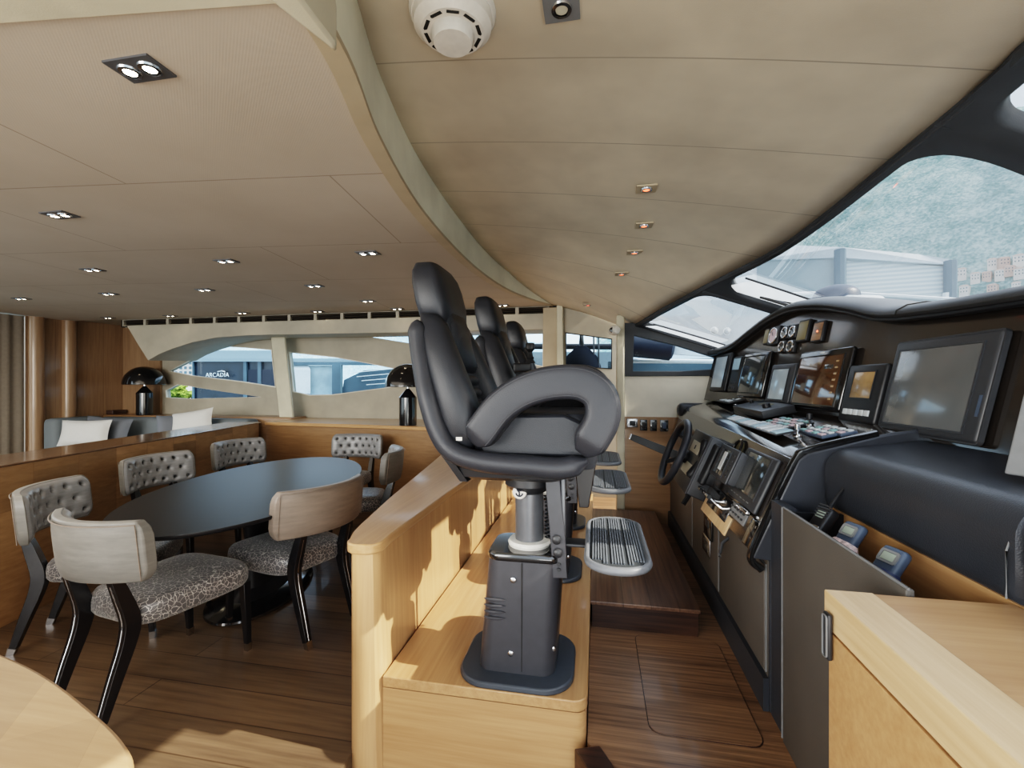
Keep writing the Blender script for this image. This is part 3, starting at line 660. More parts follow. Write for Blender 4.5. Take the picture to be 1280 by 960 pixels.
    def arm(s):
        n = len(cp); R = []; X = []
        for k in range(n):
            e = min(1, (k+.6)/4)*min(1, (n-k-.4)/4); R.append(.010+.050*e**.6); X.append(.012+.052*e**.6)
        return MB().tube([p+Vector((0, s*.268, 0)) for p in cp], X, 28, up=(0, 1, 0), rx=R, sq=5)
    for s in (-1, 1): U.append(obj('arm_loop', arm(s), 'leather_soft', t, ang=55))
    cd = [(cp[min(k+1, len(cp)-1)]-cp[max(k-1, 0)]).normalized() for k in range(len(cp))]
    for sg, lim in ((.046, 3), (-.046, 3)):
        U.append(obj('arm_stitching', MB().tube([cp[k]+Vector((-cd[k].z, 0, cd[k].x))*sg+Vector((0, -.268-.0595, 0)) for k in range(lim, len(cp)-lim)], .0011, 5), 'pedestal', t))
    tg = obj('side_tag', MB().rbox((L(578, 547).x, -.31, L(578, 547).z), (.022, .003, .013), .001), 'white_plastic', t); U.append(tg)
    pv = obj('arm_pad_side', MB().prism([(-.10, .885), (.285, .885), (.30, .93), (.28, 1.0), (.20, 1.035), (-.02, 1.03), (-.12, .93)], lambda p, y: Vector((p[0], y, p[1])), -.235, .235), 'leather', t, bev=.01); U.append(pv)
    return t, U
seat1, upper = make_seat()
unames = [o.name for o in upper]
def seat_copy(yc, lift, label):
    r = seat1.copy(); col.objects.link(r); r.location = (SB.x, yc, ZP); r['label'] = label
    for ch in list(seat1.children):
        c = ch.copy(); col.objects.link(c); c.parent = r
        if ch in upper: c.location = (0, 0, lift)
        for g in list(ch.children): d = g.copy(); col.objects.link(d); d.parent = c
    return r
seat2 = seat_copy(2.77, .04, 'middle black leather helm seat with a joystick on its arm')
seat3 = seat_copy(3.72, .02, 'farthest black leather helm seat nearest the port door')
jb = obj('joystick_console', MB().rbox((-.09, -.29, 1.235), (.10, .10, .05), .01), 'black_plastic', seat2)
obj('joystick', MB().lathe([(.03, 0), (.024, .012), (.018, .02), (.022, .03), (.015, .04), (.012, .06), (.017, .068), (.026, .078), (.026, .105), (.022, .113), (0, .115)], (-.05, -.30, 1.26), 20), 'black_plastic', jb)
# ================================================================== DINING SET
TC = Vector((-2.31, 2.79, 0)); TH = math.radians(15)
dt = thing('dining_table', 'black oval dining table on a dark pedestal', 'table', TC, rot=TH)
N1 = 72
obj('tabletop', MB().loft([[Vector((.615*f*math.cos(2*PI*k/N1), 1.13*f2*math.sin(2*PI*k/N1), z)) for k in range(N1)] for f, f2, z in ((.955, .975, .722), (.985, .992, .73), (1, 1, .742), (.998, .999, .75))]), 'black_satin', dt, ang=50)
obj('pedestal', MB().loft([[Vector((a*math.cos(2*PI*k/40), b*math.sin(2*PI*k/40), z)) for k in range(40)] for a, b, z in ((.20, .36, .02), (.10, .22, .10), (.08, .19, .35), (.10, .24, .60), (.2, .4, .722))]), 'black_satin', dt)
obj('base', MB().loft([[Vector((.29*f*math.cos(2*PI*k/60), .50*f*math.sin(2*PI*k/60), z)) for k in range(60)] for f, z in ((.98, .001), (1, .008), (.99, .02), (.9, .03), (.6, .05))]), 'black_gloss', dt)
def make_chair():
    t = thing('dining_chair', 'x', 'chair', (0, 0, 0), 0.0, group='dining chairs round the oval table')
    def sr(f, z, dz=0):
        pts = []
        for k in range(56):
            a = 2*PI*k/56; cx = math.copysign(abs(math.cos(a))**.42, math.cos(a)); cy = math.copysign(abs(math.sin(a))**.42, math.sin(a))
            y = .02+.275*cy*f; w = lerp(.225, .275, (cy+1)/2); pts.append(Vector((w*cx*f, y, z)))
        return pts
    obj('seat', MB().loft([sr(.90, .372), sr(.96, .375), sr(1.0, .395), sr(1.0, .435), sr(.985, .46), sr(.94, .478), sr(.8, .490), sr(.5, .496)]), 'crackle', t, ang=80)
    for s in (1, -1):
        l = obj('leg', MB().loft([[Vector((s*.225+x*f, .245+dy+y*f, z)) for x, y in ((-.5, -.5), (.5, -.5), (.5, .5), (-.5, .5))] for f, dy, z in ((.028, .018, .04), (.042, 0, .38))]), 'black_leg', t, bev=.003, ang=30)
        obj('leg_cap', MB().loft([[Vector((s*.225+x*f, .265+y*f, z)) for x, y in ((-.5, -.5), (.5, -.5), (.5, .5), (-.5, .5))] for f, z in ((.026, .0), (.030, .042))]), 'steel', l, smooth=False)
        P = catmull([(s*.165, -.372, .035), (s*.165, -.325, .18), (s*.165, -.275, .33), (s*.165, -.265, .42), (s*.162, -.295, .53), (s*.16, -.318, .60), (s*.158, -.333, .648)], 5)
        l2 = obj('leg', MB().tube(P, [lerp(.018, .034, min(1, k/12)) if k < 16 else lerp(.034, .018, min(1, (k-16)/14)) for k in range(len(P))], 4, up=(0, 1, 0), rx=[.020+.006*math.sin(PI*k/(len(P)-1)) for k in range(len(P))], sq=8), 'black_leg', t, ang=30, bev=.002)
        obj('leg_cap', MB().loft([[Vector((s*.165+x*f, yy+y*f*1.1, z)) for x, y in ((-.5, -.5), (.5, -.5), (.5, .5), (-.5, .5))] for f, yy, z in ((.030, -.385, 0), (.034, -.371, .044))]), 'steel', l2, smooth=False)
        Q = [Vector((p.x, p.y-.917*(lerp(.018, .034, min(1, k/12)) if k < 16 else lerp(.034, .018, min(1, (k-16)/14)))-.0005, p.z)) for k, p in enumerate(P) if p.z < .60]
        obj('leg_piping', MB().tube(Q, .0028, 6), 'steel', l2)
    # backrest, curved in plan, tufted in front
    def bp(u, z): # u in -1..1
        x = .30*u; return Vector((x, -.375+.115*u*u-.10*(z-.73), z))
    nu, nz_ = 64, 30; front = []
    zc0, zc1 = .612, .868
    tuft = []
    for r in range(3):
        zz = .66+.08*r
        for c in range(7 if r != 1 else 6): tuft.append(((-.84+.28*c+(.14 if r == 1 else 0)), zz))
    for j in range(nz_+1):
        row = []
        for i in range(nu+1):
            u = -1+2*i/nu; z = lerp(zc0, zc1, j/nz_); jr = abs(2*j/nz_-1); p = bp(u*(1-.085*max(0, (jr-.5)/.5)**2), z)
            nrm = Vector((-.23*u/.30*.30*1.0, 1, .1)).normalized()
            e = min(1, (1-abs(u))*6)*min(1, (z-zc0)/.03)*min(1, (zc1-z)/.03); e = max(0, e)**.5
            hgt = .034*e
            dm = 9
            for (tu, tz) in tuft:
                dx, dz = (u-tu)*.30, (z-tz); dd = math.hypot(dx, dz); dm = min(dm, dd)
                hgt -= .036*e*math.exp(-(dd/.013)**2)
                if dd < .075:     # pleats toward the diagonal neighbours
                    for sx in (1, -1):
                        cr = abs(dx*.89-sx*dz*.46); al = abs(dx*.46+sx*dz*.89)
                        if al < .05: hgt -= .007*e*math.exp(-(cr/.005)**2)*(1-al/.05)
            row.append(p+nrm*(.012+hgt))
        front.append(row)
    n1 = nu+1; mb = MB()
    vs = [p for r in front for p in r]; fs = [(j*n1+i, j*n1+i+1, (j+1)*n1+i+1, (j+1)*n1+i) for j in range(nz_) for i in range(nu)]
    mb.add(vs, fs)
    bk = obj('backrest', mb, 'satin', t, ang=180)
    if sum(p.normal.y for p in bk.data.polygons) < 0: bk.data.flip_normals()
    rows = []
    for j in range(9):
        z = lerp(.607, .873, j/8); sk_ = 1.015-.085*max(0, (abs(j-4)/4-.5)/.5)**2
        rows.append([bp(-sk_+2*sk_*i/24, z)+Vector((0, -.030*(1-(abs(j-4)/4)**4*.35)-.004, 0)) for i in range(25)])
    fr_ = [[bp((1.015-.085*max(0, (abs(j-4)/4-.5)/.5)**2)*(-1+2*i/24), lerp(.607, .873, j/8))+Vector((0, .014, 0)) for i in range(25)] for j in range(9)]
    loops = [rows[j]+fr_[j][::-1] for j in range(9)]
    obj('back_panel', MB().loft(loops), 'satin_back', t, bev=.006, ang=35)
    pip = [bp(u, .858)+Vector((0, -.036, 0)) for u in [-.955+1.91*k/20 for k in range(21)]]+[bp(.955, lerp(.860, .615, k/8))+Vector((0, -.036, 0)) for k in range(1, 9)]
    pip = [bp(-.955, lerp(.615, .860, k/8))+Vector((0, -.036, 0)) for k in range(8)]+pip
    obj('piping', MB().tube(pip, .0028, 6), 'satin_brown', t)
    return t
ch = make_chair()
def head(dx, dy): return math.atan2(-dx, dy)
e14 = math.radians(14)
CH = [((-2.13, 1.91), math.radians(-9), 'silver backed dining chair nearest the camera at the table end'),
      ((-1.86, 2.48), math.radians(72), 'taupe backed dining chair beside the rounded wall end'),
      ((-2.09, 3.64), math.radians(110), 'dining chair seen edge on beyond the taupe one'),
      ((-2.66, 4.40), math.radians(181), 'tufted dining chair at the far table end before the sideboard'),
      ((-3.32, 3.97), math.radians(-97), 'tufted dining chair by the partition, nearest the sideboard'),
      ((-3.21, 3.05), math.radians(-90), 'tufted dining chair at the middle of the partition'),
      ((-2.83, 2.20), math.radians(-60), 'tufted dining chair at the left of the near one')]
for i, ((x, y), r, lab) in enumerate(CH):
    if i == 0: ch.location = (x, y, 0); ch.rotation_euler = (0, 0, r); ch['label'] = lab; o = ch
    else: o = dup(ch, (x, y, 0), r, lab)
    if i == 1:
        for c in o.children:
            if c.name.startswith('back_panel'): c.data = c.data.copy(); c.data.materials[0] = M['satin_brown']
# round wooden table in the corner
rt = thing('side_table', 'pale plank topped table with a rounded corner at the lower left', 'table', (-1.75, .1, 0), world=True)
ed = catmull([(-2.6, 1.02, 0), (-2.0, .985, 0), (-1.52, .90, 0), (-1.29, .85, 0), (-1.05, .776, 0), (-.90, .72, 0), (-.825, .672, 0), (-.80, .61, 0), (-.80, .5, 0), (-.83, 0, 0), (-.95, -.6, 0)], 6)
tp = [(p.x, p.y) for p in ed]+[(-2.6, -.6)]
obj('tabletop', MB().prism(tp, lambda p, t: Vector((p[0], p[1], t)), .71, .75), 'table_wood', rt, bev=.008)
obj('pedestal', MB().box((-1.8, .1, .355), (.6, .6, .708)), 'maple_z', rt, bev=.02)
# mushroom lamps
def lamp(loc, label):
    t = thing('table_lamp', label, 'lamp', loc, group='black mushroom lamps')
    obj('base', MB().lathe([(.098, 0), (.103, .004), (.103, .33), (.10, .335), (.022, .43), (.018, .435)], n=36), 'black_gloss', t, ang=30)
    obj('stem', MB().lathe([(.016, .42), (.016, .47)], n=16), 'steel', t)
    prof = [(.0, .455), (.262, .455), (.268, .46)]+[(.268*math.cos(a), .46+.27*math.sin(a)) for a in [PI/2*k/12 for k in range(1, 12)]]+[(.0, .73)]
    obj('lamp_shade', MB().lathe(prof, n=48), 'black_gloss', t, ang=35); return t
lp = lamp(atZ(510, 531.5, .96)+Vector((0, .0, 0)), 'black mushroom lamp on the sideboard just behind the nearest helm seat')
l2 = dup(lp, (-6.68, 5.61, .985), label='black mushroom lamp at the left before the wooden bulkhead')
# sofa behind the partition
sf = thing('sofa', 'blue grey corner sofa behind the partition', 'sofa', (-6.6, 5.2, 0), world=True)
obj('back', MB().rbox((-7.12, 5.0, .62), (.22, .62, .74), .06), 'grey_fabric', sf); obj('back', MB().rbox((-5.85, 5.38, .60), (2.5, .24, .74), .06), 'grey_fabric', sf)
obj('seat', MB().rbox((-5.95, 4.9, .32), (2.3, .85, .34), .06), 'grey_fabric', sf); obj('base', MB().box((-5.95, 4.95, .075), (2.2, .8, .149)), 'black_satin', sf)
sh_ = obj('window_ledge', MB().rbox((-5.75, 5.70, .4935), (3.2, .34, .983), .015), 'teak_panel'); tag(sh_, 'ledge behind the sofa back carrying the left lamp', 'ledge')
def cushion(px, Y, w, hgt, m, label, tilt=.25, rz=0, sk=0):
    p = atY(px[0], px[1], Y); mb = MB(); n = 14; vs = []; fs = []
    for side in (1, -1):
        for i in range(n+1):
            for j in range(n+1):
                u, v = -1+2*i/n, -1+2*j/n; th = .07*max(0, (1-abs(u)**3)*(1-abs(v)**3))**.6; pin = 1-.07*(1-(abs(u))**2)*abs(v)**2
                pin2 = 1-.07*(1-(abs(v))**2)*abs(u)**2
                vs.append(Vector((u*w/2*pin2, side*th, v*hgt/2*pin)))
    k = (n+1)**2
    for s_ in range(2):
        for i in range(n):
            for j in range(n): a = s_*k+i*(n+1)+j; fs.append((a, a+1, a+n+2, a+n+1))
    mb.add(vs, fs); o = obj('cushion', mb, m, ang=80); o.location = p; o.rotation_euler = (-tilt, sk, rz); return tag(o, label, 'cushion', 'sofa cushions')
cushion((106, 541), 4.70, .60, .34, 'white_fabric', 'white cushion at the left end of the sofa', rz=.3)
cushion((133, 539), 4.93, .62, .38, 'dk_fabric', 'slate cushion partly behind the left white cushion', rz=.2, sk=.08)
cushion((212, 537), 5.02, .28, .40, 'dk_fabric', 'narrow slate cushion just left of the right white cushion', rz=0.9)
cushion((240, 527), 5.06, .60, .30, 'white_fabric', 'white cushion leaning at the right end of the sofa', rz=.1, sk=-.16)
bx_ = obj('box', MB().rbox(tuple(atY(137, 516, 5.72)+Vector((0, 0, .0))), (.38, .2, .09), .006), 'wenge_dark'); tag(bx_, 'flat dark wooden box on the ledge left of the lamp', 'box')
# ================================================================== HELM CONSOLE
Y0, Y1 = 1.91, 4.27
def rise(Y): return max(0, (Y-1.91))*.034
def Xf(Y): return interp([.5, 2.3, 2.8, 3.4, 3.8, 4.3], [1.20, 1.20, 1.17, 1.09, 1.02, .94], Y)
def fasc(Y, z): return Vector((Xf(Y)+.22*(z-1.27), Y, z))
def browz(Y): 
    return BZ(Y)
_bk = catmull([Vector((y, 0, z)) for y, z in ((.3, 1.70), (1.0, 1.70), (1.6, 1.715), (2.0, 1.735), (2.3, 1.765), (2.55, 1.835), (2.85, 1.905), (3.15, 1.94), (3.4, 1.915), (3.62, 1.845), (3.85, 1.765), (4.1, 1.735), (4.28, 1.73))], 6)
def BZ(Y): return interp([p.x for p in _bk], [p.z for p in _bk], Y)
hc = thing('helm_console', 'long dark helm console under the windscreen', 'console', (.66, 3.0, ZH), world=True)
def prof(Y):
    r = rise(Y)
    return [(.665, ZH), (.665, .765), (.615, .775), (.775+.0, 1.150+r), (.80, 1.163+r), (1.20, 1.268+r*.6), (1.35, 1.26+r*.6), (1.35, ZH)]
yy = [Y0+.012+(Y1-Y0-.012)*k/20 for k in range(21)]
obj('carcass', MB().loft([[Vector((x, y, z)) for x, z in prof(y)] for y in yy]), 'dash_panel', hc, ang=25)
def slope_pt(y, s, off=0):      # sloped panel: s 0 bottom, 1 top
    r = rise(y); a = Vector((.615, y, .775)); b = Vector((.775, y, 1.150+r)); n_ = Vector((-.93, 0, .37)); return a.lerp(b, s)+n_*off
# glossy instrument panel with rounded near lower corner
pan = MB(); rows = []
for y in [Y0+.03+(Y1-Y0-.05)*k/24 for k in range(25)]:
    rows.append([slope_pt(y, s, o) for s, o in ((.01, .0), (.012, .012), (.99, .012), (1.0, 0))])
obj('instrument_panel', pan.loft(rows), 'brown_gloss', hc, ang=25)
top = []
for y in [Y0+.03+(Y1-Y0-.05)*k/24 for k in range(25)]:
    r = rise(y); top.append([Vector((.768, y, 1.149+r)), Vector((.785, y, 1.166+r)), Vector((.82, y, 1.182+r)), Vector((1.19, y, 1.276+r*.6)), Vector((1.19, y, 1.262+r*.6)), Vector((.80, y, 1.15+r))])
obj('shelf_top', MB().loft(top), 'brown_gloss', hc, ang=25)
# padded end cheek with rim
ep = [(.665, ZH), (.668, .76), (.60, .765), (.765, 1.158), (.80, 1.185), (1.06, 1.262), (1.22, 1.29), (1.35, 1.27), (1.35, ZH)]
obj('end_cheek', MB().prism(ep, lambda p, y: Vector((p[0], y, p[1])), Y0-.012, Y0+.014), 'dash_leather', hc, bev=.008, ang=30)
rm = catmull([(.640, Y0, .72), (.603, Y0, .77), (.66, Y0, .92), (.762, Y0, 1.152), (.80, Y0, 1.19), (.92, Y0, 1.228), (1.04, Y0, 1.262)], 7)
obj('end_rim', MB().tube([p+Vector((0, .006, 0)) for p in rm], .017, 10, up=(0, 1, 0), rx=.015, sq=3), 'black_gloss', hc)
obj('end_pad', MB().rbox((.95, Y1-.03, 1.215), (.46, .16, .13), .05), 'dash_leather', hc)
# lower front: toe strip, seams, drawer and door outlines
obj('toe_strip', MB().box((.655, (Y0+Y1)/2, ZH+.065), (.02, Y1-Y0, .13)), 'dash_leather', hc, smooth=False)
for a, b in ((1.93, 2.60), (2.62, 3.28), (3.30, 4.2)):
    fr = MB().plate([(a, .31), (b, .31), (b, .735), (a, .735)], [[(a+.006, .316), (b-.006, .316), (b-.006, .729), (a+.006, .729)]], lambda p, t: Vector((t, p[0], p[1])), .660, .667)
    d = obj('door', MB().rbox((.662, (a+b)/2, .523), (.012, b-a-.012, .42), .003), 'dash_panel', hc)
    obj('door_edge', fr, 'mid_grey', d, smooth=False)
hp = atX(908, 684, .645)
obj('drawer_pull', MB().tube([hp+Vector((.012, .0, .05)), hp+Vector((-.02, 0, .02)), hp+Vector((-.03, 0, -.03)), hp+Vector((-.03, 0, -.05))], .008, 8), 'grey_plastic', hc)
# instrument fascia in carbon, brow on top
rows = []
for k in range(61):
    y = .35+(4.27-.35)*k/60; zt = BZ(y)-.012; z0 = 1.24 if y < Y0 else 1.262+rise(y)*.6
    rows.append([fasc(y, z0), fasc(y, lerp(z0, zt, .5)), fasc(y, zt), fasc(y, zt)+Vector((.05, 0, 0)), fasc(y, z0)+Vector((.05, 0, 0))])
obj('fascia', MB().loft(rows), 'carbon', hc, ang=30)
rows = []
for k in range(81):
    y = .3+(4.28-.3)*k/80; z = BZ(y); f = fasc(y, z)
    rows.append([f+Vector(q) for q in ((-.055, 0, -.012), (-.062, 0, -.002), (-.058, 0, .012), (-.02, 0, .034), (.05, 0, .045), (.22, 0, .03), (.24, 0, -.03), (.02, 0, -.03), (-.03, 0, -.026))])
obj('brow', MB().loft(rows), 'brow_leather', hc, ang=50)
obj('brow_lip', MB().tube([fasc(y, BZ(y))+Vector((-.045, 0, -.022)) for y in [.3+3.97*k/80 for k in range(81)]], .012, 8), 'black_satin', hc)
sy = atX(1132, 400, 1.28).y
obj('brow_seam', MB().tube([fasc(sy, BZ(sy))+Vector(q) for q in ((-.063, 0, -.004), (-.059, 0, .013), (-.02, 0, .036), (.05, 0, .047), (.2, 0, .034))], .0035, 6), 'vent_dark', hc)
struct('dashboard_deck', MB().loft([[Vector((Xf(y)+.3, y, BZ(y)-.06)), Vector((botc(y).x+.05, y, botc(y).z-.02)), Vector((botc(y).x+.05, y, botc(y).z-.06)), Vector((Xf(y)+.3, y, 1.3))] for y in [.0+4.25*k/40 for k in range(41)]]), 'brow_leather', ang=40)
# ---------------------------------------------------------------- devices on the fascia
def ff(p): return p.x-(Xf(p.y)+.22*(p.z-1.27))
def facedev(name, label, cat, quad, depth, group=None, rnd=.012, body='black_plastic', bez=(.08, .08, .08, .08), scr=None, surf=None, up=(.22, 0, 1), tang=None, bname='housing'):
    surf = surf or ff
    q = [on_surface(u, v, surf) for u, v in quad]
    c = sum(q, Vector())/4; w = ((q[1]-q[0]).length+(q[2]-q[3]).length)/2; h = ((q[0]-q[3]).length+(q[1]-q[2]).length)/2
    right = ((q[1]-q[0])+(q[2]-q[3])); right.z = 0
    m = frame(c, right, up)
    t = thing(name, label, cat, c, rot=m, group=group)
    obj(bname, MB().rbox((0, 0, depth/2), (w, h, depth), rnd), body, t)
    if scr:
        l, r_, b, tt = bez; sw, sh = w*(1-l-r_), h*(1-b-tt); cx, cy = w*(l-r_)/2, h*(b-tt)/2
        obj('screen', MB().rbox((cx, cy, depth+.0005), (sw, sh, .003), .001), scr, t)
        obj('bezel', MB().plate([(cx-sw/2-.007, cy-sh/2-.007), (cx+sw/2+.007, cy-sh/2-.007), (cx+sw/2+.007, cy+sh/2+.007), (cx-sw/2-.007, cy+sh/2+.007)], [[(cx-sw/2, cy-sh/2), (cx+sw/2, cy-sh/2), (cx+sw/2, cy+sh/2), (cx-sw/2, cy+sh/2)]], lambda p, z: Vector((p[0], p[1], z)), depth-.001, depth+.004), body, t, smooth=False)
    t['wh'] = (w, h, depth); return t
def kids(t, name, positions, size, m, z=None, r=.002):
    for (x, y) in positions:
        obj(name, MB().rbox((x, y, (t['wh'][2] if z is None else z)), size, r), m, t)
mon = facedev('monitor', 'large grey framed monitor at the right end of the fascia', 'monitor', [(1130, 427), (1266, 418), (1237, 562), (1107, 536)], .032, rnd=.014, bez=(.075, .12, .09, .11), scr='screen_monitor', body='grey_plastic')
w, h, dp = mon['wh']; obj('maker_plate', MB().box((w*.46, -h*.17, dp), (.012, .07, .002)), 'phone_blue', mon, smooth=False)
obj('frame_edge', MB().plate(rrect(w+.006, h+.006, .016), [rrect(w-.006, h-.006, .012)], lambda p, z: Vector((p[0], p[1], z)), .01, dp-.006), 'grey_plastic', mon)
ins = facedev('instrument', 'small dark instrument with five white keys left of the large monitor', 'instrument', [(1072, 457), (1118, 457), (1104, 536), (1056, 525)], .035, bez=(.22, .22, .42, .14), scr='screen_amber')
w, h, dp = ins['wh']; kids(ins, 'key', [((-.30+.15*k)*w, -h*.33) for k in range(5)], (w*.11, h*.095, .012), 'key_white')
plo = facedev('chart_plotter', 'wide chart plotter with a brown lit screen at the middle of the fascia', 'chart plotter', [(1006, 441), (1075, 434), (1053, 524), (993, 503)], .028, bez=(.04, .10, .08, .12), scr='screen_brown', body='black_gloss')
w, h, dp = plo['wh']; kids(plo, 'maker_plate', [(-.02*w, h*.44)], (w*.09, h*.025, .003), 'key_white')
for k in range(7):
    kids(plo, 'soft_key', [(w*.31, h*(.28-.1*k))], (w*.05, h*.03, .003), 'screen_amber', z=dp+.002)
kids(plo, 'readout', [(w*.17, h*.2)], (w*.16, h*.07, .002), 'screen_dark', z=dp+.002)
gs = facedev('display', 'grey display with a pale screen left of the brown lit plotter', 'display', [(970.6, 456), (999.5, 456), (991, 508), (961, 502.5)], .03, bez=(.13, .2, .1, .14), scr='screen_grey', body='grey_plastic')
rad = facedev('radar_display', 'dark radar display second from the port end of the fascia', 'radar display', [(935, 442), (967.5, 441), (957.5, 500.5), (925.5, 494.5)], .03, bez=(.06, .14, .1, .1), scr='screen_dark', body='black_gloss')
fa = facedev('display', 'pale display at the port end of the fascia', 'display', [(899, 442.5), (919, 442.5), (909.5, 492), (891, 487.5)], .03, bez=(.10, .18, .1, .1), scr='screen_grey', body='black_plastic')
sm = facedev('control_unit', 'narrow blue lit control panel between the two port displays', 'control panel', [(921, 446), (932, 446), (922, 492), (911, 489)], .02, bez=(.1, .1, .62, .06), scr='key_blue')
w, h, dp = sm['wh']; kids(sm, 'key', [((-.3+.2*k)*w, -h*.38) for k in range(4)]+[((-.3+.2*k)*w, -h*.25) for k in range(4)], (w*.13, h*.07, .008), 'grey_plastic')
# gauges
def gauge(label, quad, face, kind):
    t = facedev('gauge', label, 'gauge', quad, .022, group='gauges on the upper fascia', rnd=.006)
    w, h, dp = t['wh']; r = min(w, h)*.40
    if kind == 'dial':
        obj('dial_ring', MB().tube([(r*math.cos(a), r*math.sin(a), dp+.002) for a in [2*PI*k/28 for k in range(28)]], .006, 8, loop=True), 'steel', t)
        obj('dial_face', MB().lathe([(0, dp), (r, dp), (r, dp+.002), (0, dp+.002)], n=28), face, t)
        obj('needle', MB().box((0, r*.3, dp+.004), (.004, r*.7, .002), Matrix.Rotation(.7, 4, 'Z')), 'black_plastic', t)
    else:
        obj('gauge_window', MB().rbox((0, 0, dp), (w*.84, h*.84, .004), .002), face, t)
    return t
gauge('dark narrow gauge at the port end of the top gauge row', [(961, 412), (966.5, 411), (962, 431), (956, 432)], 'olive', 'sq')
g = gauge('gauge with a pale round face in the top gauge row', [(967, 409), (980, 408), (974, 432), (962.5, 432)], 'key_pink', 'dial')
gauge('ringed gauge left of its twin in the top row', [(982, 409), (991, 408), (988, 424), (979.5, 425)], 'screen_dark', 'dial')
gauge('ringed gauge in the top row beside the olive square one', [(992, 407), (1001.5, 406), (998, 423), (989.5, 424)], 'screen_dark', 'dial')
gauge('square olive faced gauge in the top row', [(1002, 402), (1017, 400), (1012, 427), (1000, 428)], 'olive', 'sq')
g = gauge('gauge with a red light at the right end of the top row', [(1021, 403), (1036, 402), (1031, 428), (1018.5, 428)], 'wenge', 'sq')
w, h, dp = g['wh']; obj('red_light', MB().lathe([(0, 0), (.006, 0), (.005, .004), (0, .006)], (w*.05, 0, dp+.001), 12), 'red_led', g)
gauge('left ringed gauge of the lower pair', [(978.5, 427), (987, 426), (984, 441), (976, 442)], 'screen_dark', 'dial')
gauge('right ringed gauge of the lower pair', [(989, 426), (998.5, 425), (995, 441), (986, 442)], 'screen_dark', 'dial')
# ---------------------------------------------------------------- shelf equipment
def fs(p): return p.z-(1.182+rise(p.y)+(p.x-.82)*.254-(p.x-.82)*.4*rise(p.y)*.9)
SU = (1, 0, .25)
def shelfdev(name, label, cat, quad, depth, nx, ny, keys, group=None, body='black_plastic', km=.62):
    t = facedev(name, label, cat, quad, depth, group, rnd=.004, surf=fs, up=SU, body=body)
    w, h, dp = t['wh']
    for i in range(nx):
        for j in range(ny):
            m = keys[(i*ny+j) % len(keys)]
            if m: obj('key', MB().rbox((-w/2+w*(i+.5)/nx, -h/2+h*(j+.5)/ny, dp+.002), (w/nx*km, h/ny*km, .006), .0015), m, t)
    return t
shelfdev('keypad', 'keypad of pale square keys at the port end of the console shelf', 'keypad', [(905, 489), (946, 501), (915, 511), (880, 494)], .015, 6, 4, ['key_white', 'key_white', 'grey_plastic', 'key_white', 'key_blue'])
ap = shelfdev('control_box', 'raised dark autopilot box standing on the shelf among the keypads', 'control box', [(950, 506), (996, 519), (954, 528), (918, 511)], .045, 1, 1, [None])
w, h, dp = ap['wh']; obj('display_window', MB().rbox((w*.02, h*.18, dp), (w*.30, h*.25, .003), .001), 'olive', ap); obj('knob', MB().lathe([(.022, 0), (.022, .02), (.018, .024), (0, .024)], (w*.28, -h*.08, dp), 20), 'black_plastic', ap)
obj('knob', MB().lathe([(.012, 0), (.012, .02), (0, .022)], (-w*.36, h*.1, dp), 16), 'black_plastic', ap)
shelfdev('keypad', 'keypad with blue and pink keys in front of the raised box', 'keypad', [(980, 523), (1016, 531), (983, 540), (947, 530)], .012, 5, 4, ['key_white', 'key_teal', 'key_pink', 'key_blue', 'key_white', 'key_pink'])
for lab, qd in (('small key strip left of its twin near the console end', [(1012, 535), (1046, 547), (1030, 552), (1000, 539)]), ('small key strip nearest the console end', [(1034, 533), (1072, 544), (1053, 549), (1018, 537)])):
    shelfdev('key_strip', lab, 'keypad', qd, .014, 4, 2, ['key_teal', 'key_white', 'key_pink', 'key_white'], body='phone_blue')
shelfdev('switch_strip', 'long pale switch strip along the front edge of the console shelf', 'switch panel', [(907, 515), (990, 550), (975, 551), (896, 514)], .008, 12, 1, ['key_white', 'key_white', 'key_blue'], km=.8)
def lever(px, label, hgt=.05, m='black_plastic'):
    p = on_surface(*px, fs); t = thing('lever', label, 'lever', p)
    obj('base', MB().lathe([(.018, 0), (.018, .006), (.012, .012), (0, .012)], n=18), 'steel', t); obj('stick', MB().lathe([(.005, .008), (.005, hgt*.5), (.011, hgt*.6), (.012, hgt), (0, hgt+.004)], n=14), m, t)
lever((920, 506), 'small black lever beside the port keypad'); lever((912, 500), 'tiny black lever at the port side of the keypad', .07); lever((1012, 533), 'black joystick behind the two small key strips', .06); lever((997, 546), 'bright metal lever in front of the small key strips', .055, 'chrome')
# ---------------------------------------------------------------- equipment on the sloped panel
def fp(p): return p.x-(.615+.4267*(p.z-.775))+.012
PU = (.40, 0, .93)
def sdev(name, label, cat, quad, depth, off=0, **kw):
    return facedev(name, label, cat, quad, depth, surf=lambda p: fp(p)+off, up=PU, **kw)
eb = sdev('control_box', 'grey upright box with two cream plates beside the steering wheel', 'control box', [(869, 535), (888, 549), (861, 621), (846, 599)], .012, off=.10, body='grey_plastic')
w, h, dp = eb['wh']
obj('box_body', MB().rbox((0, 0, -.055), (w*1.0, h*.98, .12), .008), 'grey_plastic', eb)
for cy in (.22, -.16): obj('plate', MB().rbox((-.02*w, cy*h, dp), (w*.55, h*.2, .004), .002), 'offwhite', eb)
obj('plate_switch', MB().box((0, .22*h, dp+.004), (.008, .026, .008)), 'black_plastic', eb)
hs = sdev('telephone', 'black telephone handset with a coiled cord on the sloped panel', 'telephone', [(886, 552), (900, 560), (884, 608), (872, 598)], .03, off=.05, body='black_plastic', bname='cradle')
w, h, dp = hs['wh']
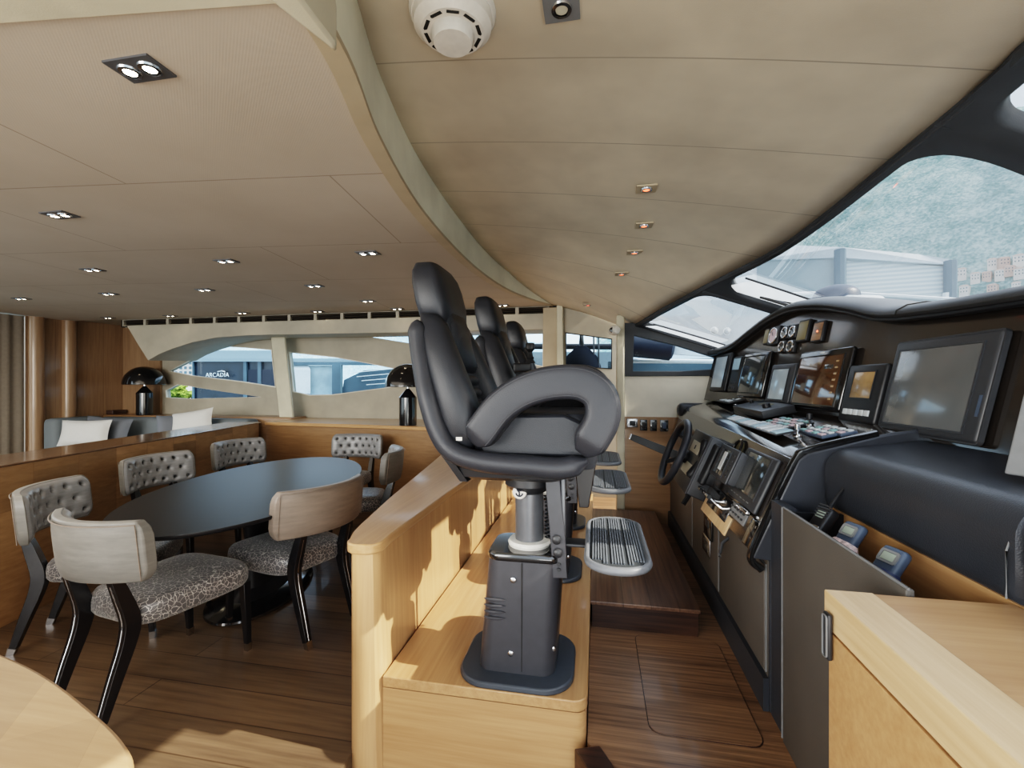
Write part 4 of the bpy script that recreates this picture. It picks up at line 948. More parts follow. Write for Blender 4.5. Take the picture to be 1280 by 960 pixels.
obj('handset', MB().tube([(0, y*h, dp+.035-.02*(1-abs(y*2))) for y in (-.5, -.44, -.3, 0, .3, .44, .5)], [.016, .026, .022, .015, .022, .026, .016], 12, up=(0, 0, 1), rx=[.020, .028, .024, .018, .024, .028, .020]), 'black_satin', hs)
obj('cradle_body', MB().rbox((0, 0, -.03), (w*.8, h*.9, .07), .005), 'black_plastic', hs)
cord = []
for k in range(160):
    t_ = k/159; cord.append((-.01+.03*math.sin(3.0*t_)+.012*math.cos(k*.9), -h*.5-.16*t_*(1 if t_ < .8 else 1), .03+.012*math.sin(k*.9)))
obj('coiled_cord', MB().tube(cord, .004, 5), 'black_plastic', hs)
rd = sdev('radio', 'grey marine radio with a white display between telephone and screen', 'radio', [(902, 555), (926, 567.5), (911, 605), (894, 593)], .014, off=.06, bez=(.2, .3, .12, .12), scr='screen_dark', body='grey_plastic')
w, h, dp = rd['wh']; obj('radio_body', MB().rbox((0, 0, -.03), (w*.96, h*.96, .07), .008), 'grey_plastic', rd); obj('lit_panel', MB().box((-.05*w, .04*h, dp+.003), (w*.16, h*.55, .003)), 'key_white', rd, smooth=False)
kids(rd, 'key', [(w*.36, h*(.3-.15*k)) for k in range(5)], (w*.1, h*.07, .006), 'black_plastic')
cup = on_surface(926, 563, lambda p: fp(p)); cm = frame(cup, (0, -1, 0), PU); ct_ = thing('ring_holder', 'round black ring holder above the marine radio', 'holder', cup, rot=cm)
obj('ring', MB().tube([(.05*math.cos(a), .05*math.sin(a), .02) for a in [2*PI*k/28 for k in range(28)]], .007, 8, loop=True), 'black_gloss', ct_); obj('disc', MB().lathe([(0, .002), (.048, .002), (.048, .012), (0, .012)], n=28), 'olive', ct_)
scn = sdev('display', 'dark screen set in a grey frame low on the sloped panel', 'display', [(939, 559), (976, 578), (949, 647), (914, 618)], .02, bez=(.12, .13, .2, .06), scr='screen_dark', body='grey_plastic')
w, h, dp = scn['wh']; kids(scn, 'key', [((-.36+.12*k)*w, -h*.40) for k in range(6)], (w*.07, h*.02, .004), 'mid_grey'); obj('pull_tab', MB().rbox((w*.22, -h*.54, dp), (w*.36, .02, .02), .006), 'steel', scn)
th = sdev('throttle', 'chrome engine throttle levers on a wooden pad below the radio', 'throttle', [(890, 612), (912, 632), (916, 650), (890, 628)], .012, body='black_gloss', bname='base')
w, h, dp = th['wh']
for sx in (-.25, .2): 
    lv = obj('throttle_lever', MB().tube([(sx*w, -.01, dp), (sx*w, .0, dp+.04), (sx*w, .015, dp+.075)], .009, 8, rx=.012), 'chrome', th); obj('grip', MB().tube([(sx*w-.022, .018, dp+.08), (sx*w+.022, .018, dp+.08)], .012, 12), 'black_gloss', lv)
obj('wood_pad', MB().rbox((.0, -h*.35-.02, .004), (w*1.3, h*.8, .008), .002), 'maple_pale', th)
sw_ = sdev('switch_bank', 'grey labelled switch panel beneath the low dark screen', 'switch panel', [(917, 627), (938, 641), (930, 658), (911, 641)], .008, body='mid_grey', rnd=.002)
w, h, dp = sw_['wh']; kids(sw_, 'switch', [((-.35+.175*k)*w, h*(.2-.4*j)) for k in range(5) for j in range(2)], (w*.08, h*.14, .012), 'black_plastic')
lowdoor = sdev('tray', 'black glossy tray at the bottom corner of the sloped panel', 'tray', [(944, 650), (958, 657), (941, 690), (929, 678)], .012, body='black_gloss')
w, h, dp = lowdoor['wh']; obj('latch', MB().lathe([(0, 0), (.006, 0), (.006, .006), (0, .006)], (w*.2, h*.3, dp), 12), 'steel', lowdoor)
def fl(p): return p.x-.655
s1 = facedev('switch', 'black rocker switch on the lower front of the console', 'switch', [(882, 640), (892, 646), (891, 676), (882, 667)], .012, surf=fl, up=(0, 0, 1), body='black_gloss'); w, h, dp = s1['wh']; obj('rocker', MB().rbox((0, h*.1, dp), (w*.4, h*.3, .008), .002), 'grey_plastic', s1)
s2 = facedev('socket', 'steel socket plate under the rocker switch', 'socket', [(879, 665), (889, 676), (888, 697), (880, 686)], .008, surf=fl, up=(0, 0, 1), body='steel'); w, h, dp = s2['wh']; kids(s2, 'socket_hole', [(0, h*.2), (0, -h*.2)], (w*.5, h*.2, .004), 'black_plastic')
# steering wheel
wc = atX(843, 565, .50); ax = Vector((-.93, 0, .37)); m = frame(wc, (0, -1, 0), (.37, 0, .93))
wh = thing('steering_wheel', 'black leather steering wheel tilted on the helm console', 'steering wheel', wc, rot=m)
R = .205
obj('rim', MB().tube([(R*math.cos(a), R*math.sin(a), 0) for a in [2*PI*k/56 for k in range(56)]], .023, 14, loop=True), 'leather_soft', wh)
for a in (PI/2+2.1, PI/2-2.1, PI/2):
    obj('spoke', MB().tube([(.03*math.cos(a), .03*math.sin(a), -.055), (.11*math.cos(a), .11*math.sin(a), -.035), (R*math.cos(a), R*math.sin(a), 0)], .006, 8, rx=.016), 'black_satin', wh)
obj('hub', MB().lathe([(.0, -.03), (.035, -.032), (.042, -.045), (.042, -.10), (.03, -.12), (.03, -.20), (0, -.20)], n=28), 'black_satin', wh)
obj('hub_cap', MB().lathe([(0, -.020), (.022, -.024), (.03, -.032), (0, -.034)], n=24), 'steel', wh)
# grab bar beyond the wheel
gb = thing('grab_bar', 'dark tapered bar jutting from the console beyond the steering wheel', 'bar', (.6, 3.75, 1.05), world=True)
a, b = atY(789, 546, 3.75), atY(850, 571, 3.68)
obj('bar', MB().tube([a, a.lerp(b, .1), b, b+(b-a)*.25], [.012, .014, .018, .018], 4, up=(0, 1, 0), rx=[.026, .030, .038, .038], sq=6), 'black_plastic', gb, bev=.003); obj('bar_cap', MB().tube([a-(b-a)*.03, a], .012, 4, up=(0, 1, 0), rx=.026, sq=6), 'steel', gb)
# padded coaming to starboard of the console, pocket with radios, cabinet
cq = thing('padded_coaming', 'thick dark leather coaming pad beside the console end', 'coaming', (1.0, 1.4, 1.1), world=True)
cprof = [(.86, .995), (.85, 1.02), (.85, 1.10)]+[(.93-.08*math.cos(a), 1.13+.08*math.sin(a)) for a in [PI/2*k/8 for k in range(9)]]+[(1.17, 1.245), (1.188, 1.235), (1.188, .995)]
obj('pad', MB().loft([[Vector((x+(.025 if (k == 0 or k == 20) else 0)*(1 if x < 1.1 else 0), y, z-(.02 if (k == 0 or k == 20) else 0))) for x, z in cprof] for k, y in enumerate([1.895, 1.88]+[1.86-.76*j/17 for j in range(18)]+[1.085])]), 'dash_leather', cq, ang=50)
obj('stitching', MB().tube([(.846, 1.115, 1.0), (.846, 1.115, 1.10), (.868, 1.115, 1.175), (.93, 1.115, 1.216)], .002, 6), 'mid_grey', cq)
obj('pad', MB().loft([[Vector((x, y, z)) for x, z in cprof] for y in (1.08, 1.0, .4)]), 'dash_leather', cq, ang=50)
obj('backing_board', MB().box((.875, 1.13, .78), (.04, 1.46, .43)), 'maple_y', cq, smooth=False)
pk = thing('pocket_panel', 'dark upright leather pocket panel between console and wooden cabinet', 'panel', (.66, 1.5, ZH), world=True)
obj('front', MB().rbox((.668, 1.435, (1.005+ZH)/2), (.018, .65, 1.005-ZH), .004), 'dash_panel', pk)
obj('front_edge', MB().tube([(.659, 1.765, ZH+.01), (.659, 1.765, 1.006)], .003, 6), 'mid_grey', pk); obj('top_edge', MB().tube([(.664, 1.765, 1.006), (.664, 1.11, 1.006)], .003, 6), 'mid_grey', pk)
obj('side', MB().box((.78, 1.768, .60), (.22, .015, .78)), 'black_satin', pk, smooth=False); obj('bottom', MB().box((.77, 1.43, .83), (.18, .64, .015)), 'black_satin', pk, smooth=False)
obj('filler', MB().box((.69, 1.835, (ZH+1.0)/2), (.04, .125, 1.0-ZH)), 'dash_leather', pk, smooth=False)
cb = thing('cabinet', 'pale maple cabinet in the lower right foreground', 'cabinet', (.85, .7, ZH), world=True)
obj('carcass', MB().box((.675, .70, .60), (.33, .74, .70)), 'maple', cb, smooth=False)
obj('top', MB().box((.673, .70, .958), (.352, .80, .074)), 'maple', cb, bev=.003, smooth=False)
obj('top_edge_band', MB().box((.543, .70, .9585), (.095, .802, .077)), 'maple_pale', cb, bev=.003, smooth=False)
obj('plinth', MB().box((.68, .70, .21), (.30, .70, .086)), 'wenge_dark', cb, smooth=False)
obj('door', MB().box((.503, .70, .585), (.016, .76, .66)), 'maple', cb, bev=.002, smooth=False)
pv_ = atX(1037, 797, .487)
obj('leather_pull', MB().rbox((.487, pv_.y+.008, pv_.z), (.010, .024, .098), .004, Matrix.Identity(4)), 'black_plastic', cb)
obj('pull_stitching', MB().plate(rrect(.019, .09, .006), [rrect(.016, .087, .005)], lambda p, t: Vector((t, pv_.y+.008+p[0], pv_.z+p[1])), .479, .4825), 'mid_grey', cb)
bp_ = thing('equipment_box', 'grey upright box at the right edge beside the large monitor', 'box', (1.08, 1.33, 1.24), world=True)
qe = [atY(1283, 474, 1.28), atY(1254, 592, 1.28), atY(1340, 606, 1.28), atY(1350, 474, 1.28)]
obj('box_side', MB().loft([qe, [p+Vector((.03, -.06, 0)) for p in qe]]), 'mid_grey', bp_, smooth=False, bev=.004)
qe2 = [p+Vector((.05, -.07, 0)) for p in qe]
obj('box_body', MB().loft([qe2, [p+Vector((.10, -.16, 0)) for p in qe2]]), 'grey_metal', bp_, smooth=False)
# handheld radios in the pocket
def handheld(u, v, label, name, cat, body, m_lcd, tilt, w, h, dz, extra):
    p = atX(u, v, .765); t = thing(name, label, cat, (p.x, p.y, p.z), rot=Matrix(((0, -.55, -.83), (-1, 0, 0), (0, .83, -.55))))
    t.rotation_euler = frame(p, (.25, -1, 0), (.55, .12, .80)).to_euler()
    obj('body', MB().rbox((0, -h*.2, 0), (w, h, dz), .012), body, t); obj('screen', MB().rbox((.0, h*.10, dz/2), (w*.55, h*.14, .004), .001), m_lcd, t)
    return t
r1 = handheld(1028, 652, 'black handheld radio with ribbed top and aerial standing in the pocket', 'handheld_radio', 'radio', 'black_plastic', 'lcd', .4, .062, .17, .04, 1)
for k in range(5): obj('rib', MB().box((0, .052-.010*k, .0205), (.054, .005, .005)), 'grey_plastic', r1)
obj('aerial', MB().tube([(-.012, .06, -.005), (-.02, .12, -.012), (-.03, .21, -.03)], [.007, .006, .004], 8), 'black_plastic', r1); obj('lower_grille', MB().rbox((0, -.035, .019), (.05, .02, .006), .002), 'steel', r1)
r2 = handheld(1062, 672, 'blue grey phone in a printed wrapper in the middle of the pocket', 'handset', 'phone', 'phone_blue', 'lcd', .4, .07, .16, .03, 1)
wrap = MB().loft([[Vector((.046*math.cos(a)*f, y, .03*math.sin(a)*f+.003*math.sin(5*a+y*90))) for a in [2*PI*k/24 for k in range(24)]] for y, f in ((-.02, .86), (-.03, 1), (-.06, 1.05), (-.12, .9))]); obj('wrapper', wrap, 'red_white', r2)
obj('screen_frame', MB().plate(rrect(.054, .036, .006), [rrect(.040, .024, .003)], lambda p, z: Vector((p[0], p[1]+.016, z)), .013, .018), 'mid_grey', r2)
r3 = handheld(1112, 706, 'blue grey phone in a navy pouch nearest the wooden cabinet', 'handset', 'phone', 'phone_blue', 'lcd', .4, .07, .16, .03, 1)
wrap = MB().loft([[Vector((.048*math.cos(a)*f, y, .032*math.sin(a)*f+.003*math.sin(4*a+y*80))) for a in [2*PI*k/24 for k in range(24)]] for y, f in ((-.02, .84), (-.03, .95), (-.06, 1.0), (-.10, .9))]); obj('pouch', wrap, 'navy', r3)
obj('screen_frame', MB().plate(rrect(.054, .036, .006), [rrect(.040, .024, .003)], lambda p, z: Vector((p[0], p[1]+.016, z)), .013, .018), 'mid_grey', r3)
# switches on the port side wooden panel
first = None
def wallsw(u0, u1, v0, v1, label, m, inner):
    a, b = atY(u0, v1, YP), atY(u1, v0, YP); t = thing('wall_switch', label, 'switch', ((a.x+b.x)/2, YP, (a.z+b.z)/2), group='switches on the port wooden panel')
    w, h = b.x-a.x, b.z-a.z; obj('plate', MB().rbox((0, -.006, 0), (w, .012, h), .003), m, t); obj('rocker', MB().rbox((0, -.014, 0), (w*.5, .008, h*.55), .002), inner, t)
wallsw(783.5, 797, 523.5, 534, 'steel framed socket leftmost on the port wooden panel', 'steel', 'black_plastic'); wallsw(800, 809, 524.5, 538, 'black switch right of the steel framed socket', 'black_gloss', 'calf_brown')
wallsw(812.5, 821, 524.5, 538.5, 'black switch second from the steering wheel on the port panel', 'black_gloss', 'grey_plastic'); wallsw(825, 835, 525, 539, 'black switch just beside the steering wheel on the port panel', 'black_gloss', 'phone_blue')
# camera on the pillar
cp_ = atY(768, 413, YP-.16); cmr = thing('surveillance_camera', 'white round surveillance camera by the port pillar', 'camera', cp_)
obj('camera_body', MB().lathe([(0, -.055), (.035, -.05), (.045, -.02), (.045, .02), (.03, .045), (0, .05)], n=24, mat=Matrix.Rotation(PI/2, 4, 'X') @ Matrix.Rotation(.5, 4, 'Y')), 'white_plastic', cmr); obj('lens', MB().lathe([(0, 0), (.025, 0), (.02, .008), (0, .01)], n=20, mat=Matrix.Translation((-.02, -.035, -.0)) @ Matrix.Rotation(PI/2, 4, 'X')), 'black_gloss', cmr)
obj('bracket', MB().tube([(.02, .02, .0), (.05, .07, .02), (.05, .12, .02)], .012, 8), 'white_plastic', cmr)
# ------------------------------------------------------------ ceiling fittings
def down(x, y, z, label, two=True, led='warm_led', size=1.0, plate=None):
    k = 0 if two else 1
    t = thing('ceiling_light', label, 'ceiling light', (x, y, z), 0.0, group='twin downlights in the saloon ceiling' if two else 'red lit downlights in the helm ceiling')
    w = .15 if two else .10
    obj('plate', MB().plate([(-w/2, -.045), (w/2, -.045), (w/2, .045), (-w/2, .045)], [], lambda p, q: Vector((p[0], p[1], q)), -.006, .002), plate or ('grey_metal' if two else 'beige_edge'), t, smooth=False)
    for cx in ((-.034, .034) if two else (0,)):
        obj('bulb', MB().lathe([(0, -.0095), (.017, -.0095), (.017, -.005), (0, -.005)], (cx, 0, 0), 16), led, t); obj('bulb_ring', MB().lathe([(.018, -.006), (.03, -.006), (.028, -.011), (.019, -.012)], (cx, 0, 0), 20, caps=False), 'steel', t)
    return t
LIGHTS = [(175, 85, 'twin downlight nearest the camera in the saloon ceiling'), (75, 268, 'twin downlight at the left, second from the camera'), (283, 326, 'twin downlight above the dining table'), (460, 316, 'twin downlight just left of the helm fascia, nearer one'),
 (116, 337, 'twin downlight above the partition'), (393, 357, 'twin downlight beyond the dining table, right of centre'), (256, 362, 'twin downlight beyond the dining table, left of centre'), (136, 367, 'twin downlight over the partition, farther one'), (27, 373, 'twin downlight at the far left edge'),
 (460, 376, 'twin downlight left of the first helm headrest, farther one'), (135, 397, 'twin downlight by the wooden bulkhead'), (213, 394.5, 'twin downlight by the left end of the air grilles'), (303, 391, 'twin downlight by the middle of the air grilles'), (397, 389, 'twin downlight by the grilles above the second saloon window'), (500, 387, 'twin downlight by the grilles left of the first headrest'), (631, 384, 'twin downlight by the grilles between the helm seats')]
for u, v, lab in LIGHTS:
    p = atZ(u, v, 2.35); down(p.x, min(p.y, 5.0), 2.35, lab)
def fc(p): return p.z-ceilz(p.x, p.y)
RL = [(808, 234, 'red lit downlight nearest the camera'), (805, 280, 'red lit downlight, second from the camera'), (793, 314, 'red lit downlight in the middle of its row'), (777, 341, 'red lit downlight, second from the port door'), (735, 380, 'red lit downlight nearest the port door')]
for u, v, lab in RL:
    p = on_surface(u, v, fc); down(p.x, p.y, p.z-.006, lab, False, 'red_led')
p = on_surface(702, 6, fc); t = down(p.x, p.y, p.z-.006, 'square blue grey downlight near the smoke detector', False, 'offwhite', plate='mid_grey'); del t['group']
p = on_surface(566, 8, fc); p.z -= .004
sd = thing('smoke_detector', 'white round smoke detector on the helm ceiling', 'smoke detector', p)
obj('base', MB().lathe([(.125, .02), (.125, -.02), (.118, -.03), (0, -.03)], n=48), 'white_plastic', sd); obj('housing', MB().lathe([(.115, -.03), (.112, -.055), (.09, -.075), (.0, -.076)], n=48), 'white_plastic', sd); obj('cap', MB().lathe([(.062, -.072), (.062, -.09), (.055, -.105), (0, -.108)], n=40), 'white_plastic', sd)
for k in range(10):
    a = 2*PI*k/10; obj('slot', MB().box((0, 0, 0), (.034, .010, .012), Matrix.Translation((.078*math.cos(a), .078*math.sin(a), -.072)) @ Matrix.Rotation(a+PI/2, 4, 'Z') @ Matrix.Rotation(.5, 4, 'X')), 'vent_dark', sd, smooth=False)
# ================================================================== OUTSIDE
struct('sea', MB().box((40, 120, -1.6), (600, 500, .1)), 'water', smooth=False)
def ridge(name, pts, m, back):
    rows = []
    n = 60; cp2 = catmull([Vector(p) for p in pts], 10)
    for p in cp2:
        row = []
        for j in range(14):
            s = j/13; q = Vector((p.x, p.y, 0))*(1+back*s); row.append(Vector((q.x, q.y, -2+(p.z+2)*math.sin(s*PI/2)+random.uniform(-1, 1)*2.2*s)))
        rows.append(row)
    mb = MB().loft(rows, caps=False, closed=False); return struct(name, mb, m, ang=180)
# wooded hill across the harbour (bow, port side)
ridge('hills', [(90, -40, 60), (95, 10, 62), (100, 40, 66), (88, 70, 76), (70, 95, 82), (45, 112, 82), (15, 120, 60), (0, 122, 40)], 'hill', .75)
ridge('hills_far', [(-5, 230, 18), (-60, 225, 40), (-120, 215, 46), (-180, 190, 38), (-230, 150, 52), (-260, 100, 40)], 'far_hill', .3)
hz = [(1201, 342, 'pale'), (1219, 347, 'pale'), (1234, 345, 'terra'), (1249, 343, 'pale'), (1262, 338, 'terra'), (1276, 341, 'pale'), (1206, 363, 'pale'), (1241, 361, 'terra'), (1270, 358, 'pale'), (1254, 328, 'terra'), (1240, 330, 'pale'), (1274, 325, 'pale')]
hn = ['leftmost house on the far wooded hillside', 'pale house second from the left on the hillside', 'terracotta house below the middle of the hillside', 'pale house right of the terracotta one on the hillside', 'terracotta house towards the right on the hillside', 'pale house at the right edge of the hillside', 'low pale house near the brow of the dash', 'low terracotta house near the brow of the dash', 'low pale house near the right edge', 'highest terracotta house on the hillside', 'pale house just left of the highest terracotta one', 'pale house high at the right edge']
from mathutils.bvhtree import BVHTree
hob = bpy.data.objects['hills']; bvh = BVHTree.FromPolygons([v.co.copy() for v in hob.data.vertices], [tuple(p.vertices) for p in hob.data.polygons])
for i, (u, v, k) in enumerate(hz):
    r = ray(u, v).normalized(); hit = bvh.ray_cast(CAM, r)[0] or CAM+r*100; dist = (hit-CAM).length
    t = thing('house', hn[i], 'house', hit-Vector((r.x, r.y, 0))*.6, rot=math.atan2(r.y, r.x)+PI/2+random.uniform(-.35, .35), group='houses on the hillside')
    w = dist*random.uniform(.009, .012); hh = dist*random.uniform(.009, .012)
    obj('walls', MB().box((0, 0, -hh*.3), (w, w*.8, hh*1.6)), 'house' if k == 'pale' else 'house_b', t, smooth=False); obj('roof', MB().box((0, 0, hh*.5+hh*.08), (w*1.1, w*.9, hh*.16), taper=.5), 'house_b', t, smooth=False)
    for a in (-.3, 0, .3):
        for z in (-.25, .2): obj('window', MB().box((a*w, w*.4, z*hh), (w*.09, .06, hh*.16)), 'boat_blue', t, smooth=False); obj('window', MB().box((a*w, -w*.4, z*hh), (w*.09, .06, hh*.16)), 'boat_blue', t, smooth=False)
# neighbouring yacht ahead on the port bow: white superstructure with striped blinds
nb = thing('motor_yacht', 'large white motor yacht with striped blinds seen through the windscreen', 'yacht', (10, 12, -1.5), world=True)
def seg(u0, u1, v0a, v0b, v1a, v1b, YA, YB, th=.3): # quad wall in perspective, corners at depth YA/YB
    return [atY(u0, v1a, YA), atY(u1, v1b, YB), atY(u1, v0b, YB), atY(u0, v0a, YA)]
def wall(q, back=.4):
    n_ = (q[1]-q[0]).cross(q[3]-q[0]).normalized(); s = 1 if n_.y > 0 else -1
    return MB().loft([q, [p+n_*s*back for p in q]])
obj('cabin_side', wall(seg(946, 1046, 322, 320, 420, 420, 13, 12.4)), 'yacht_grey', nb, smooth=False)
obj('blind', wall(seg(947, 1043, 325, 322, 366, 366, 12.98, 12.3), .05), 'blind_grey', nb, smooth=False)
obj('cabin_side', wall(seg(1046, 1190, 320, 331, 420, 420, 12.4, 12.0)), 'yacht_grey', nb, smooth=False)
obj('blind', wall(seg(1058, 1180, 323, 333, 369, 372, 12.3, 11.9), .05), 'blind', nb, smooth=False)
rq = [atY(980, 306, 12.9), atY(1052, 309, 12.3), atY(1150, 318, 12.0), atY(1186, 324, 11.8), atY(1190, 331, 11.8), atY(1052, 322, 12.2), atY(940, 326, 13.0), atY(935, 318, 13)]
obj('roof', MB().loft([rq, [p+Vector((.3, 1.8, .1)) for p in rq]]), 'boat_white', nb, smooth=False)
for u, v0, v1, Y in ((1050, 312, 385, 12.1), (1188, 326, 390, 11.8)):
    a, b = atY(u, v0, Y), atY(u, v1, Y); obj('pillar', MB().tube([a, b], .12, 8), 'yacht_blue', nb)
obj('rail', MB().tube([atY(930, 370, 11.6), atY(1046, 366, 11.4), atY(1195, 375, 11)], .05, 6), 'boat_white', nb)
for u in (1068, 1182): obj('stanchion', MB().tube([atY(u, 366, 11.2), atY(u, 400, 11.2)], .06, 6), 'boat_white', nb)
obj('hull', wall(seg(780, 1215, 372, 385, 560, 560, 13.5, 11.9), .5), 'boat_white', nb, smooth=False)
obj('side_panel', wall(seg(1070, 1180, 380, 388, 420, 420, 11.85, 11.7), .05), 'yacht_blue', nb, smooth=False)
obj('bow_panel', wall(seg(800, 946, 330, 322, 420, 420, 13.6, 13), .3), 'boat_white', nb, smooth=False)
# own foredeck: deck, dome, box, wipers, bulwark
struct('foredeck', MB().prism([(1.6, -.2), (2.5, 1.0), (7.5, 2.3), (2.5, 3.9), (1.5, 4.6), (1.2, 4.3)], lambda p, t: Vector((p[0], p[1], t)), 1.2, 1.36), 'boat_white', smooth=False)
dm = thing('deck_dome', 'grey domed searchlight on the foredeck above the console hump', 'searchlight', atY(1045, 373, 3.9)+Vector((0, 0, 0)))
obj('dome', MB().lathe([(.16, -.03), (.16, .0)]+[(.155*math.cos(a), .02+.085*math.sin(a)) for a in [PI/2*k/8 for k in range(8)]]+[(0, .105)], n=32), 'phone_blue', dm); obj('dome_base', MB().lathe([(.165, -.25), (.165, -.03), (.16, -.02)], n=32), 'boat_white', dm)
a = atY(1071, 381, 3.55); dbx = obj('deck_locker', MB().loft([[a+Vector((-.22, -.2, -.6)), a+Vector((.42, -.2, -.6)), a+Vector((.42, .4, -.6)), a+Vector((-.22, .4, -.6))], [a+Vector((-.12, -.1, .06)), a+Vector((.12, -.1, .05)), a+Vector((.12, .3, .05)), a+Vector((-.12, .3, .06))]]), 'boat_white', bev=.03); tag(dbx, 'white moulded deck locker beside the dome', 'locker')
for i, (p0_, p1_) in enumerate((((950, 371), (992, 384)), ((962, 371), (998, 381)))):
    wp = obj('wiper', MB().tube([atY(*p0_, 3.35), atY(*p1_, 3.3)], .010, 6, rx=.006), 'black_plastic'); tag(wp, ('windscreen wiper arm nearer the port side', 'windscreen wiper arm nearer the dome')[i], 'wiper')
# port side deck seen through the low side window: fender and bulwark
fe_ = thing('fender', 'navy cylindrical fender hanging outside the port helm window', 'fender', atY(820, 434, 5.3), world=True)
a, b = atY(775, 427, 5.3), atY(843, 433, 5.3)
obj('fender_body', MB().tube(catmull([a, a.lerp(b, .2), a.lerp(b, .8), a.lerp(b, .95), b], 4), [.16]*4+[.165]*8+[.15, .14, .12, .10, .03], 20), 'fender', fe_)
bw = obj('bulwark', MB().loft([[atY(760, 452, 5.9), atY(940, 446, 5.6), atY(940, 520, 5.6), atY(760, 520, 5.9)], [p+Vector((0, .15, 0)) for p in (atY(760, 452, 5.9), atY(940, 446, 5.6), atY(940, 520, 5.6), atY(760, 520, 5.9))]]), 'boat_blue', smooth=False); tag(bw, 'steel blue bulwark outside the port helm window', 'bulwark')
rl = obj('deck_rail', MB().tube([atY(770, 451, 5.5), atY(830, 451.5, 5.5), atY(930, 452, 5.45)], .028, 8), 'boat_white'); tag(rl, 'white rail crossing the port helm window', 'rail')
for i, (u, v) in enumerate(((893, 413), (909, 414))):
    p = atY(u, v, 5.0); ln = thing('deck_light', ('round white deck light seen through the port pane, left one', 'round white deck light seen through the port pane, right one')[i], 'light', p, group='deck lights outside the port pane'); obj('lens', MB().lathe([(0, 0), (.035, 0), (.03, .02), (0, .03)], n=20, mat=Matrix.Rotation(PI/2, 4, 'X')), 'boat_white', ln); obj('housing', MB().lathe([(0, -.03), (.04, -.03), (.04, 0), (0, 0)], n=20, mat=Matrix.Rotation(PI/2, 4, 'X')), 'chrome', ln)
up_ = obj('boarding_panel', MB().loft([[atY(800, 395, 5.4), atY(960, 395, 5.0), atY(960, 450, 5.0), atY(800, 440, 5.4)], [p+Vector((0, .1, 0)) for p in (atY(800, 395, 5.4), atY(960, 395, 5.0), atY(960, 450, 5.0), atY(800, 440, 5.4))]]), 'boat_white', smooth=False); tag(up_, 'white outer side panel seen through the port windscreen pane', 'panel')
# neighbouring boats beyond the saloon windows
ab = thing('moored_yacht', 'moored yacht with dark glass carrying white lettering, seen through the left saloon window', 'yacht', (-9, 10, -1.5), world=True)
YA = 10.0
def bq(u0, u1, v0, v1, Y): return [atY(u0, v1, Y), atY(u1, v1, Y), atY(u1, v0, Y), atY(u0, v0, Y)]
obj('glass_side', wall(bq(240, 345, 451, 512, YA), .2), 'boat_dark', ab, smooth=False)
obj('upper_deck', wall(bq(240, 500, 448, 452, YA-.1), .3), 'boat_grey', ab, smooth=False)
obj('glass_rail', wall(bq(244, 360, 438, 448, YA+.1), .05), 'boat_grey', ab, smooth=False)
for k, u in enumerate((240, 304, 322)): obj('mullion', wall(bq(u, u+(4 if k else 1.5), 451, 512, YA-.06), .05), 'boat_blue', ab, smooth=False)
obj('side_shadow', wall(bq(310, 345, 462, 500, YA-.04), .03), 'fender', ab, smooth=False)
obj('hull', wall(bq(225, 520, 499, 560, YA-.02), .4), 'boat_blue', ab, smooth=False)
cu_ = bpy.data.curves.new('lettering', 'FONT'); cu_.body = 'ARCADIA'; cu_.size = .22; cu_.extrude = .004; cu_.align_x = 'CENTER'; cu_.space_character = 1.1
to = bpy.data.objects.new('lettering', cu_); col.objects.link(to); dg = bpy.context.evaluated_depsgraph_get()
me_ = bpy.data.meshes.new_from_object(to.evaluated_get(dg)); bpy.data.objects.remove(to)
lo = bpy.data.objects.new('lettering', me_); col.objects.link(lo); me_.materials.clear(); me_.materials.append(M['boat_white'])
pL = atY(271.5, 471, YA-.12); lo.parent = ab; lo.location = pL-Vector(ab['_w']); lo.rotation_euler = (PI/2, 0, 0)
sc_ = (atY(286, 470, YA-.1)-atY(257, 470, YA-.1)).length/max(.01, me_.vertices and max(v.co.x for v in me_.vertices)-min(v.co.x for v in me_.vertices)); lo.scale = (sc_, sc_*1.0, 1)
br_ = obj('lettering_swoosh', MB().tube([atY(272, 464.6, YA-.12), atY(277, 463.6, YA-.12), atY(281, 464.6, YA-.12)], .012, 5), 'boat_white', ab)
bb = thing('moored_boat', 'moored pale blue boat with a steel blue hull behind the second saloon window', 'boat', (-5, 9, -1.5), world=True)
YB = 9.3
obj('cabin', wall(bq(361, 416, 457, 500, YB), .3), 'boat_pale', bb, smooth=False)
obj('screen_rail', wall(bq(361, 500, 452.5, 456.5, YB-.1), .08), 'boat_blue', bb, smooth=False)
obj('post', wall(bq(415, 426, 455, 500, YB-.12), .08), 'boat_blue', bb, smooth=False)
obj('hull', MB().loft([[atY(426, 500, YB), atY(430, 475, YB), atY(455, 463, YB), atY(545, 458, YB), atY(545, 500, YB)], [p+Vector((0, .6, 0)) for p in (atY(426, 500, YB), atY(430, 475, YB), atY(455, 463, YB), atY(545, 458, YB), atY(545, 500, YB))]]), 'boat_blue', bb, smooth=False)
for k in range(4): obj('rail', MB().tube([atY(440+6*k, 466+5*k, YB-.1), atY(500, 460+6*k, YB-.1)], .007, 6), 'boat_white', bb)
obj('side_panel', MB().loft([bq(363, 388, 462, 492, YB-.08), [p+Vector((0, .03, 0)) for p in bq(363, 384, 456, 492, YB-.06)]]), 'boat_white', bb, smooth=False)
qb = thing('quay_building', 'pale waterfront building at the left of the first saloon window', 'building', (-14, 13, -1.5), world=True)
obj('walls', wall(bq(150, 241, 440, 520, 13.5), .5), 'house', qb, smooth=False)
for i in range(5):
    for j in range(4): obj('window', wall(bq(212+6*i, 214.5+6*i, 446+6*j, 449.5+6*j, 13.45), .03), 'boat_blue', qb, smooth=False)
